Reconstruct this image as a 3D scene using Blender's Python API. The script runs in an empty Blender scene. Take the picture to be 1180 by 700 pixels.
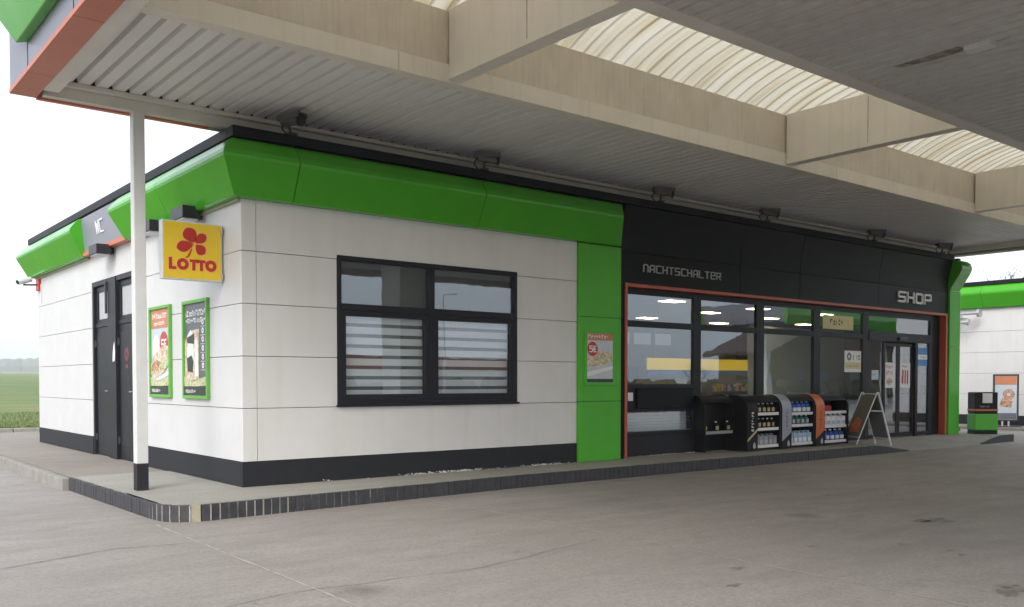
import bpy, bmesh, math, random
from mathutils import Vector, Matrix
R = math.radians
random.seed(7)
S = bpy.context.scene
C = S.collection

# ------------------------------------------------------------------ camera
cam_d = bpy.data.cameras.new("camera"); cam = bpy.data.objects.new("camera", cam_d); C.objects.link(cam)
S.camera = cam
CAM = Vector((-4.962, -12.047, 1.45))
cam.location = CAM
cam.rotation_euler = (R(90 - 1.6), 0, R(51.18 - 90))
cam_d.sensor_fit = 'HORIZONTAL'; cam_d.sensor_width = 36.0
cam_d.lens = 1054.0 / 1180.0 * 36.0
cam_d.shift_y = 119.44 / 1180.0
cam_d.clip_start = 0.05; cam_d.clip_end = 4000

# ------------------------------------------------------------------ light
EL, AZ = 38.0, 215.0          # elevation; compass bearing the light comes from (seen from above, from -X -Y side)
w = bpy.data.worlds.new("World"); S.world = w; w.use_nodes = True
nt = w.node_tree; nt.nodes.clear()
wo = nt.nodes.new('ShaderNodeOutputWorld'); bg = nt.nodes.new('ShaderNodeBackground')
sky = nt.nodes.new('ShaderNodeTexSky'); sky.sky_type = 'NISHITA'; sky.sun_disc = False
sun_dir = Vector((-0.50, -0.35, 0.0)).normalized()
sky.sun_elevation = R(EL); sky.sun_rotation = math.atan2(sun_dir.x, sun_dir.y)
sky.air_density = 1.0; sky.dust_density = 4.0; sky.ozone_density = 1.0; sky.altitude = 50
hs = nt.nodes.new('ShaderNodeHueSaturation'); hs.inputs['Saturation'].default_value = 0.30
nt.links.new(sky.outputs[0], hs.inputs['Color'])
cl = nt.nodes.new('ShaderNodeMix'); cl.data_type = 'RGBA'; cl.inputs[0].default_value = 0.45      # even overcast over the sky
cl.inputs[7].default_value = (4.1, 4.35, 5.0, 1)
nt.links.new(hs.outputs[0], cl.inputs[6]); nt.links.new(cl.outputs[2], bg.inputs[0])
bg.inputs[1].default_value = 0.15
nt.links.new(bg.outputs[0], wo.inputs[0])
sl = bpy.data.lights.new("sun", 'SUN'); so = bpy.data.objects.new("sun", sl); C.objects.link(so)
sl.energy = 0.5; sl.angle = R(25); sl.color = (1.0, 0.97, 0.93)
sd = Vector((sun_dir.x * math.cos(R(EL)), sun_dir.y * math.cos(R(EL)), math.sin(R(EL))))
so.rotation_euler = sd.to_track_quat('Z', 'Y').to_euler()
S.view_settings.view_transform = 'Standard'; S.view_settings.look = 'None'
S.view_settings.gamma = 1.0; S.view_settings.exposure = 1.27
S.view_settings.use_curve_mapping = False
S.cycles.max_bounces = 10; S.cycles.diffuse_bounces = 6; S.cycles.glossy_bounces = 5
S.cycles.transparent_max_bounces = 16; S.cycles.transmission_bounces = 8; S.cycles.volume_bounces = 3

# ------------------------------------------------------------------ materials
def newmat(name):
    m = bpy.data.materials.new(name); m.use_nodes = True
    n = m.node_tree.nodes; l = m.node_tree.links
    return m, n, l, n['Principled BSDF']
def setc(b, col, rough=0.5, metal=0.0, spec=None):
    b.inputs['Base Color'].default_value = (*col, 1); b.inputs['Roughness'].default_value = rough
    b.inputs['Metallic'].default_value = metal
    if spec is not None: b.inputs['Specular IOR Level'].default_value = spec
def surf(name, col, col2=None, rough=0.5, scale=3.0, stretch=(1, 1, 1), metal=0.0, bump=0.0, bscale=200.0,
         streak=0.0, streak_col=(0.2, 0.17, 0.12), spec=None, lo=0.35, hi=0.7, sscale=6.0):
    """painted or mineral surface: two tones by noise, optional vertical dirt streaks and fine bump"""
    m, n, l, b = newmat(name); setc(b, col, rough, metal, spec)
    tc = n.new('ShaderNodeTexCoord')
    if col2 is None: col2 = tuple(c * 0.86 for c in col)
    mp = n.new('ShaderNodeMapping'); mp.inputs['Scale'].default_value = stretch
    l.new(tc.outputs['Object'], mp.inputs[0])
    nz = n.new('ShaderNodeTexNoise'); nz.inputs['Scale'].default_value = scale; nz.inputs['Detail'].default_value = 8
    nz.inputs['Roughness'].default_value = 0.65
    l.new(mp.outputs[0], nz.inputs['Vector'])
    mr = n.new('ShaderNodeMapRange'); mr.inputs[1].default_value = lo; mr.inputs[2].default_value = hi
    l.new(nz.outputs['Fac'], mr.inputs[0])
    mx = n.new('ShaderNodeMix'); mx.data_type = 'RGBA'
    mx.inputs[6].default_value = (*col, 1); mx.inputs[7].default_value = (*col2, 1)
    l.new(mr.outputs[0], mx.inputs[0]); out = mx.outputs[2]
    if streak > 0:
        mp2 = n.new('ShaderNodeMapping'); mp2.inputs['Scale'].default_value = (1, 1, 0.06)
        l.new(tc.outputs['Object'], mp2.inputs[0])
        n2 = n.new('ShaderNodeTexNoise'); n2.inputs['Scale'].default_value = sscale; n2.inputs['Detail'].default_value = 6
        l.new(mp2.outputs[0], n2.inputs['Vector'])
        m2 = n.new('ShaderNodeMapRange'); m2.inputs[1].default_value = 0.48; m2.inputs[2].default_value = 0.75
        m2.inputs[4].default_value = streak
        l.new(n2.outputs['Fac'], m2.inputs[0])
        x2 = n.new('ShaderNodeMix'); x2.data_type = 'RGBA'; x2.inputs[7].default_value = (*streak_col, 1)
        l.new(out, x2.inputs[6]); l.new(m2.outputs[0], x2.inputs[0]); out = x2.outputs[2]
    l.new(out, b.inputs['Base Color'])
    r = n.new('ShaderNodeMapRange'); r.inputs[3].default_value = max(0.03, rough - 0.07); r.inputs[4].default_value = min(1, rough + 0.1)
    l.new(nz.outputs['Fac'], r.inputs[0]); l.new(r.outputs[0], b.inputs['Roughness'])
    if bump > 0:
        n3 = n.new('ShaderNodeTexNoise'); n3.inputs['Scale'].default_value = bscale; n3.inputs['Detail'].default_value = 4
        l.new(tc.outputs['Object'], n3.inputs['Vector'])
        bp = n.new('ShaderNodeBump'); bp.inputs['Strength'].default_value = bump; bp.inputs['Distance'].default_value = 0.01
        l.new(n3.outputs['Fac'], bp.inputs['Height']); l.new(bp.outputs[0], b.inputs['Normal'])
    return m
def emit(name, col, s):
    m, n, l, b = newmat(name); setc(b, (0.8, 0.8, 0.8), 0.4)
    b.inputs['Emission Color'].default_value = (*col, 1); b.inputs['Emission Strength'].default_value = s
    return m
def glass(name, tint=(0.75, 0.8, 0.8), k=1.6, rough=0.0, wav=0.0015):
    m, n, l, b = newmat(name); n.remove(b)
    o = n['Material Output']
    tr = n.new('ShaderNodeBsdfTransparent'); tr.inputs[0].default_value = (*tint, 1)
    gl = n.new('ShaderNodeBsdfGlossy'); gl.inputs['Roughness'].default_value = rough
    gl.inputs[0].default_value = (0.86, 0.92, 1.0, 1)
    fr = n.new('ShaderNodeFresnel'); fr.inputs[0].default_value = 1.52
    ge = n.new('ShaderNodeNewGeometry'); mi = n.new('ShaderNodeMapRange'); mi.inputs[3].default_value = 1.52; mi.inputs[4].default_value = 1 / 1.52
    l.new(ge.outputs['Backfacing'], mi.inputs[0]); l.new(mi.outputs[0], fr.inputs[0])   # same mirror strength at both faces of the pane
    mu = n.new('ShaderNodeMath'); mu.operation = 'MULTIPLY'; mu.inputs[1].default_value = k; mu.use_clamp = True
    mx = n.new('ShaderNodeMixShader')
    tc = n.new('ShaderNodeTexCoord'); nz = n.new('ShaderNodeTexNoise'); nz.inputs['Scale'].default_value = 1.2
    l.new(tc.outputs['Object'], nz.inputs['Vector'])
    bp = n.new('ShaderNodeBump'); bp.inputs['Strength'].default_value = 0.25; bp.inputs['Distance'].default_value = wav * 4
    l.new(nz.outputs['Fac'], bp.inputs['Height']); l.new(bp.outputs[0], gl.inputs['Normal'])
    l.new(fr.outputs[0], mu.inputs[0]); l.new(mu.outputs[0], mx.inputs[0])
    l.new(tr.outputs[0], mx.inputs[1]); l.new(gl.outputs[0], mx.inputs[2]); l.new(mx.outputs[0], o.inputs['Surface'])
    return m
M = {}
M['white'] = surf('white_panel', (0.625, 0.62, 0.605), (0.58, 0.575, 0.555), rough=0.5, scale=1.3, streak=0.20, streak_col=(0.47, 0.445, 0.39), bump=0.06, bscale=90)
M['joint'] = surf('joint_grey', (0.09, 0.088, 0.085), rough=0.8)
M['plinth'] = surf('anthracite_plinth', (0.011, 0.012, 0.016), (0.017, 0.018, 0.022), rough=0.6, scale=4, bump=0.1, bscale=60, spec=0.35)
M['green'] = surf('green_paint', (0.058, 0.345, 0.012), (0.050, 0.315, 0.010), rough=0.15, scale=1.5)
M['green_low'] = surf('green_paint_matt', (0.066, 0.39, 0.018), (0.058, 0.36, 0.015), rough=0.45, scale=1.5)
M['black'] = surf('anthracite_cladding', (0.006, 0.007, 0.009), (0.009, 0.010, 0.012), rough=0.38, scale=2, spec=0.12)
M['poster_frame'] = surf('poster_frame_green', (0.13, 0.38, 0.06), (0.11, 0.33, 0.05), rough=0.45, scale=4)
M['frame'] = surf('anthracite_frame', (0.014, 0.015, 0.02), (0.018, 0.019, 0.024), rough=0.4, scale=5, spec=0.2)
M['fascia_grey'] = surf('grey_fascia', (0.135, 0.14, 0.18), (0.155, 0.16, 0.195), rough=0.35, scale=2)
M['wc_panel'] = surf('toilet_sign_panel', (0.20, 0.21, 0.25), (0.22, 0.23, 0.27), rough=0.4, scale=2)
M['white_clean'] = surf('white_panel_clean', (0.57, 0.57, 0.57), (0.53, 0.53, 0.53), rough=0.5, scale=1.3, streak=0.14, streak_col=(0.5, 0.48, 0.43), bump=0.06, bscale=90)
M['coping'] = surf('coping_metal', (0.016, 0.017, 0.021), rough=0.45, scale=3, spec=0.12)
M['red'] = surf('red_trim', (0.42, 0.085, 0.035), (0.36, 0.075, 0.035), rough=0.38, scale=2.5)
M['redsoft'] = surf('red_fascia_soffit', (0.50, 0.14, 0.07), (0.42, 0.12, 0.065), rough=0.42, scale=1.6, lo=0.3, hi=0.75)
M['cream'] = surf('cream_steel', (0.68, 0.64, 0.565), (0.62, 0.58, 0.505), rough=0.5, scale=1.2, streak=0.16, streak_col=(0.36, 0.30, 0.22), sscale=11)
M['cream_dirty'] = surf('cream_steel_stained', (0.60, 0.55, 0.465), (0.50, 0.455, 0.38), rough=0.6, scale=1.6, streak=0.35, streak_col=(0.36, 0.31, 0.23), sscale=17)
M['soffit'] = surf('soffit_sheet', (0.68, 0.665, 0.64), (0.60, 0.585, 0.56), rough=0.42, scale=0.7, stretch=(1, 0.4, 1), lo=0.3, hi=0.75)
M['soffit_shaded_stained'] = surf('soffit_sheet_shaded_stained', (0.53, 0.51, 0.485), (0.43, 0.41, 0.385), rough=0.5, scale=0.7, stretch=(1, 0.4, 1), lo=0.3, hi=0.75, streak=.2)  # darker copy of the soffit sheet: shade put into the colour, plus brown stain
M['beam'] = surf('grey_cream_steel', (0.64, 0.61, 0.56), (0.56, 0.53, 0.48), rough=0.5, scale=1.6)
M['rust'] = surf('rusty_stain', (0.15, 0.13, 0.09), (0.34, 0.31, 0.27), rough=0.7, scale=7, lo=.42, hi=.62)
M['green_grey'] = surf('green_grey_trim', (0.34, 0.37, 0.25), (0.28, 0.30, 0.19), rough=0.6, scale=2)  # pale greenish grey in two mottled tones
M['post'] = surf('post_paint', (0.60, 0.60, 0.58), (0.54, 0.54, 0.52), rough=0.5, scale=5)
M['pale'] = surf('pale_metal', (0.62, 0.63, 0.65), rough=0.4, scale=8)
M['camgrey'] = surf('camera_grey', (0.10, 0.095, 0.09), rough=0.45, scale=8)
M['steel'] = surf('brushed_steel', (0.55, 0.55, 0.56), rough=0.35, metal=0.8, scale=20)
M['letters'] = surf('letter_grey', (0.42, 0.43, 0.44), rough=0.5, scale=10)
M['letters_w'] = surf('letter_white', (0.8, 0.8, 0.8), rough=0.5, scale=10)
M['darkmet'] = surf('dark_metal', (0.03, 0.03, 0.032), rough=0.45, scale=8)
M['grill'] = surf('lamp_body', (0.02, 0.02, 0.024), rough=0.4)
M['yellow'] = surf('yellow_face', (0.72, 0.50, 0.02), (0.68, 0.47, 0.02), rough=0.3, scale=3)
M['yred'] = surf('sign_red', (0.45, 0.025, 0.012), rough=0.35)
M['pink'] = surf('sign_outline', (0.78, 0.42, 0.12), rough=0.4)
M['signred'] = surf('poster_red', (0.45, 0.03, 0.03), rough=0.35)
M['notice_red'] = surf('faded_notice_red', (0.16, 0.03, 0.035), rough=0.5)
M['orange'] = surf('poster_orange', (0.52, 0.20, 0.10), rough=0.4)
M['cyan'] = surf('blue_face', (0.03, 0.20, 0.48), rough=0.35)
M['paper'] = surf('white_paper', (0.72, 0.72, 0.70), (0.66, 0.66, 0.64), rough=0.6, scale=14)
M['paper_y'] = surf('yellow_paper', (0.62, 0.55, 0.27), (0.55, 0.48, 0.25), rough=0.6, scale=8)
M['pgrey'] = surf('poster_grey', (0.09, 0.10, 0.115), (0.13, 0.14, 0.15), rough=0.4, scale=4)
M['pdark'] = surf('poster_dark', (0.03, 0.035, 0.03), rough=0.4, scale=4)
M['lblue'] = surf('poster_pale_blue', (0.50, 0.56, 0.60), (0.42, 0.47, 0.52), rough=0.45, scale=9)
M['tan'] = surf('bread_tan', (0.42, 0.28, 0.16), (0.66, 0.58, 0.47), rough=0.5, scale=13, lo=.42, hi=.58)
M['meat'] = surf('meat_brown', (0.28, 0.10, 0.05), (0.55, 0.36, 0.24), rough=0.5, scale=18, lo=.42, hi=.58)
M['salad'] = surf('salad_green', (0.28, 0.33, 0.10), (0.6, 0.58, 0.42), rough=0.5, scale=20, lo=.42, hi=.58)
M['blind'] = surf('blind_white', (0.80, 0.82, 0.83), (0.75, 0.77, 0.78), rough=0.7, scale=3)
M['blind_dark'] = surf('blind_sheer', (0.13, 0.14, 0.135), rough=0.8, scale=3)
M['room'] = surf('room_wall', (0.42, 0.43, 0.41), rough=0.8, scale=1)
M['screen'] = surf('grey_green_screen', (0.40, 0.45, 0.42), (0.34, 0.39, 0.365), rough=0.6, scale=1.2)
M['roomdark'] = surf('room_wall_dark', (0.14, 0.15, 0.15), rough=0.8, scale=1)
M['floor'] = surf('room_floor', (0.22, 0.21, 0.20), rough=0.35, scale=2)
M['shelf'] = surf('shelf_metal', (0.35, 0.35, 0.35), rough=0.5)
M['wood'] = surf('brown_wood', (0.20, 0.085, 0.03), (0.13, 0.055, 0.02), rough=0.5, scale=3, stretch=(6, 6, 0.6))
M['lamp'] = emit('ceiling_light_diffuser', (1.0, 0.82, 0.5), 7.0)
M['banner_glow'] = emit('yellow_banner_added_glow', (0.85, 0.55, 0.02), 0.22); M['banner_glow'].node_tree.nodes['Principled BSDF'].inputs['Base Color'].default_value = (0.72, 0.5, 0.02, 1)  # weak yellow emission added so the banner looks brighter
M['glass'] = glass('shop_glass', (0.86, 0.89, 0.89), 2.4)
M['glass_o'] = glass('office_glass', (0.92, 0.94, 0.94), 2.3)
M['rubber'] = surf('black_rubber', (0.015, 0.015, 0.016), rough=0.7)
M['plastic_k'] = surf('black_plastic', (0.008, 0.008, 0.009), (0.012, 0.012, 0.013), rough=0.45, spec=0.2)
M['plastic_w'] = surf('white_plastic', (0.72, 0.72, 0.74), rough=0.35)
M['plastic_b'] = surf('blue_plastic', (0.03, 0.10, 0.42), rough=0.25)
M['plastic_lb'] = surf('pale_blue_plastic', (0.35, 0.48, 0.65), rough=0.25)
M['plastic_t'] = surf('teal_plastic', (0.06, 0.20, 0.20), rough=0.25)
M['plastic_r'] = surf('red_plastic', (0.45, 0.02, 0.02), rough=0.35)
M['plastic_g'] = surf('grey_plastic', (0.28, 0.29, 0.31), rough=0.4)
M['stile_grey'] = surf('stile_grey', (0.30, 0.32, 0.37), rough=0.4)
M['stile_orange'] = surf('stile_orange', (0.55, 0.13, 0.035), rough=0.4)
M['gold'] = surf('gold_stripe', (0.48, 0.38, 0.20), rough=0.45)
M['asphalt'] = surf('asphalt', (0.07, 0.068, 0.065), rough=0.85, bump=0.4, bscale=80)
M['chalk'] = surf('chalk_board', (0.10, 0.10, 0.09), (0.16, 0.13, 0.09), rough=0.6, scale=5)
M['board_back'] = surf('board_back', (0.16, 0.165, 0.16), rough=0.6, scale=4)
M['flake'] = surf('paint_flake', (0.7, 0.69, 0.66), rough=0.8, scale=20)
M['bark'] = surf('bark', (0.09, 0.075, 0.06), (0.05, 0.04, 0.03), rough=0.9, scale=12)
M['brick'] = surf('brown_cladding', (0.14, 0.095, 0.065), (0.10, 0.07, 0.05), rough=0.8, scale=3)
M['tile'] = surf('roof_tile', (0.075, 0.05, 0.04), (0.10, 0.065, 0.05), rough=0.8, scale=4)
M['hedge'] = surf('hedge_leaf', (0.05, 0.06, 0.03), (0.09, 0.06, 0.045), rough=0.8, scale=1.5)
M['grass'] = surf('grass_blade', (0.09, 0.15, 0.03), (0.16, 0.17, 0.06), rough=0.7, scale=2)

# translucent corrugated skylight
m, n, l, b = newmat('skylight_sheet'); n.remove(b); o = n['Material Output']
tc = n.new('ShaderNodeTexCoord')
mp = n.new('ShaderNodeMapping'); mp.inputs['Scale'].default_value = (3.5, 0.25, 0.25); l.new(tc.outputs['Object'], mp.inputs[0])
nz = n.new('ShaderNodeTexNoise'); nz.inputs['Scale'].default_value = 1.6; nz.inputs['Detail'].default_value = 8; l.new(mp.outputs[0], nz.inputs['Vector'])
cr = n.new('ShaderNodeValToRGB'); e = cr.color_ramp.elements
e[0].position = 0.33; e[0].color = (0.48, 0.40, 0.25, 1); e[1].position = 0.66; e[1].color = (0.66, 0.615, 0.50, 1)
e2 = cr.color_ramp.elements.new(0.47); e2.color = (0.60, 0.54, 0.40, 1)
l.new(nz.outputs['Fac'], cr.inputs[0])
n2 = n.new('ShaderNodeTexNoise'); n2.inputs['Scale'].default_value = 5; n2.inputs['Detail'].default_value = 6; l.new(tc.outputs['Object'], n2.inputs['Vector'])
mx0 = n.new('ShaderNodeMix'); mx0.data_type = 'RGBA'; mx0.blend_type = 'MULTIPLY'; mx0.inputs[0].default_value = 0.35
l.new(cr.outputs[0], mx0.inputs[6]); l.new(n2.outputs['Color'], mx0.inputs[7])
tl = n.new('ShaderNodeBsdfTranslucent'); df = n.new('ShaderNodeBsdfDiffuse'); ms = n.new('ShaderNodeMixShader'); ms.inputs[0].default_value = 0.38
l.new(cr.outputs[0], tl.inputs[0]); l.new(cr.outputs[0], df.inputs[0])
l.new(tl.outputs[0], ms.inputs[1]); l.new(df.outputs[0], ms.inputs[2]); l.new(ms.outputs[0], o.inputs['Surface'])
M['skylight'] = m

def ground_mat(name, c1, c2, stain=(0.10, 0.09, 0.08), rough=0.8, stainamt=0.7, oil=True):
    m, n, l, b = newmat(name)
    tc = n.new('ShaderNodeTexCoord')
    def noise(sc, det, stretch=None, dist=0.0):
        q = n.new('ShaderNodeTexNoise'); q.inputs['Scale'].default_value = sc; q.inputs['Detail'].default_value = det
        q.inputs['Roughness'].default_value = 0.62; q.inputs['Distortion'].default_value = dist
        if stretch:
            mp = n.new('ShaderNodeMapping'); mp.inputs['Scale'].default_value = stretch
            l.new(tc.outputs['Object'], mp.inputs[0]); l.new(mp.outputs[0], q.inputs['Vector'])
        else: l.new(tc.outputs['Object'], q.inputs['Vector'])
        return q
    def mr(src, a, b_, c=0., d=1.):
        q = n.new('ShaderNodeMapRange'); q.inputs[1].default_value = a; q.inputs[2].default_value = b_
        q.inputs[3].default_value = c; q.inputs[4].default_value = d; l.new(src, q.inputs[0]); return q.outputs[0]
    def mix(f, a, b_, mode='MIX'):
        q = n.new('ShaderNodeMix'); q.data_type = 'RGBA'; q.blend_type = mode
        l.new(f, q.inputs[0])
        if isinstance(a, tuple): q.inputs[6].default_value = (*a, 1)
        else: l.new(a, q.inputs[6])
        if isinstance(b_, tuple): q.inputs[7].default_value = (*b_, 1)
        else: l.new(b_, q.inputs[7])
        return q.outputs[2]
    big = noise(0.35, 6, (1, 1, 1), 0.6); mid = noise(1.7, 8, (0.6, 1.6, 1)); fine = noise(24, 8); grit = noise(75, 5)
    out = mix(mr(big.outputs['Fac'], 0.35, 0.65), c1, c2)
    out = mix(mr(mid.outputs['Fac'], 0.45, 0.75, 0, 0.35), out, tuple(x * 0.6 for x in c2))
    out = mix(mr(fine.outputs['Fac'], 0.42, 0.66, 0, 0.55), out, tuple(x * 0.55 for x in c1))
    out = mix(mr(grit.outputs['Fac'], 0.52, 0.68, 0, 0.5), out, tuple(min(1, x * 1.6) for x in c1))
    if oil:
        v = n.new('ShaderNodeTexVoronoi'); v.inputs['Scale'].default_value = 0.37; v.inputs['Randomness'].default_value = 1
        dn = noise(3.0, 5)
        ad = n.new('ShaderNodeVectorMath'); ad.operation = 'MULTIPLY_ADD'
        l.new(dn.outputs['Color'], ad.inputs[0]); ad.inputs[1].default_value = (0.45, 0.45, 0); l.new(tc.outputs['Object'], ad.inputs[2])
        l.new(ad.outputs[0], v.inputs['Vector'])
        out = mix(mr(v.outputs['Distance'], 0.02, 0.11, stainamt, 0.0), out, stain)
        v2 = n.new('ShaderNodeTexVoronoi'); v2.inputs['Scale'].default_value = 1.9; l.new(ad.outputs[0], v2.inputs['Vector'])
        out = mix(mr(v2.outputs['Distance'], 0.02, 0.07, stainamt * 0.8, 0.0), out, stain)
    l.new(out, b.inputs['Base Color'])
    l.new(mr(mid.outputs['Fac'], 0.3, 0.7, rough - 0.12, rough + 0.08), b.inputs['Roughness'])
    b.inputs['Specular IOR Level'].default_value = 0.35
    bp = n.new('ShaderNodeBump'); bp.inputs['Strength'].default_value = 0.35; bp.inputs['Distance'].default_value = 0.006
    l.new(fine.outputs['Fac'], bp.inputs['Height'])
    bp2 = n.new('ShaderNodeBump'); bp2.inputs['Strength'].default_value = 0.3; bp2.inputs['Distance'].default_value = 0.003
    l.new(grit.outputs['Fac'], bp2.inputs['Height']); l.new(bp.outputs[0], bp2.inputs['Normal'])
    l.new(bp2.outputs[0], b.inputs['Normal'])
    return m
M['forecourt'] = ground_mat('forecourt_concrete', (0.320, 0.294, 0.270), (0.255, 0.231, 0.209), rough=0.72, stainamt=0.55)
M['walk'] = ground_mat('walk_concrete', (0.33, 0.315, 0.28), (0.29, 0.275, 0.24), rough=0.85, oil=False)
M['walk_old'] = ground_mat('old_walk_concrete', (0.27, 0.245, 0.21), (0.23, 0.205, 0.175), rough=0.85, oil=False)
M['kerb'] = surf('painted_kerb_block', (0.026, 0.027, 0.032), (0.05, 0.05, 0.055), rough=0.55, scale=9, bump=0.3, bscale=40)
M['kerbstone'] = surf('bare_kerb_block', (0.33, 0.30, 0.22), (0.25, 0.22, 0.16), rough=0.8, scale=12, bump=0.3, bscale=40)
M['mortar'] = surf('mortar', (0.30, 0.28, 0.24), (0.08, 0.08, 0.08), rough=0.9, scale=3.5, lo=0.42, hi=0.55)
M['mortar_light'] = surf('mortar_light', (0.36, 0.34, 0.29), (0.20, 0.185, 0.16), rough=0.9, scale=6)
M['concrete_kerb'] = surf('concrete_kerb', (0.28, 0.27, 0.24), (0.20, 0.19, 0.17), rough=0.85, scale=4, bump=0.3, bscale=40)
M['jointline'] = surf('slab_joint', (0.44, 0.42, 0.385), (0.26, 0.24, 0.22), rough=0.9, scale=5, lo=0.46, hi=0.66)
M['crack'] = surf('crack_filler', (0.09, 0.085, 0.08), (0.2, 0.185, 0.165), rough=0.9, scale=2.5)
M['oil'] = surf('oil_stain', (0.12, 0.105, 0.09), (0.235, 0.21, 0.19), rough=0.6, scale=14, lo=.4, hi=.62)
# field
m, n, l, b = newmat('field_grass'); tc = n.new('ShaderNodeTexCoord')
mp = n.new('ShaderNodeMapping'); mp.inputs['Scale'].default_value = (0.25, 1, 1); l.new(tc.outputs['Object'], mp.inputs[0])
a1 = n.new('ShaderNodeTexNoise'); a1.inputs['Scale'].default_value = 0.35; a1.inputs['Detail'].default_value = 10; l.new(mp.outputs[0], a1.inputs['Vector'])
a2 = n.new('ShaderNodeTexNoise'); a2.inputs['Scale'].default_value = 9; a2.inputs['Detail'].default_value = 8; l.new(tc.outputs['Object'], a2.inputs['Vector'])
cr = n.new('ShaderNodeValToRGB'); e = cr.color_ramp.elements
e[0].position = 0.38; e[0].color = (0.075, 0.14, 0.022, 1); e[1].position = 0.64; e[1].color = (0.22, 0.19, 0.075, 1)
em = e.new(0.52); em.color = (0.115, 0.18, 0.03, 1)
l.new(a1.outputs['Fac'], cr.inputs[0])
mx = n.new('ShaderNodeMix'); mx.data_type = 'RGBA'; mx.inputs[7].default_value = (0.035, 0.06, 0.015, 1)
q = n.new('ShaderNodeMapRange'); q.inputs[1].default_value = 0.45; q.inputs[2].default_value = 0.65; q.inputs[4].default_value = 0.6
l.new(a2.outputs['Fac'], q.inputs[0]); l.new(q.outputs[0], mx.inputs[0]); l.new(cr.outputs[0], mx.inputs[6]); l.new(mx.outputs[2], b.inputs['Base Color'])
b.inputs['Roughness'].default_value = 0.9
M['field'] = m

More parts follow.
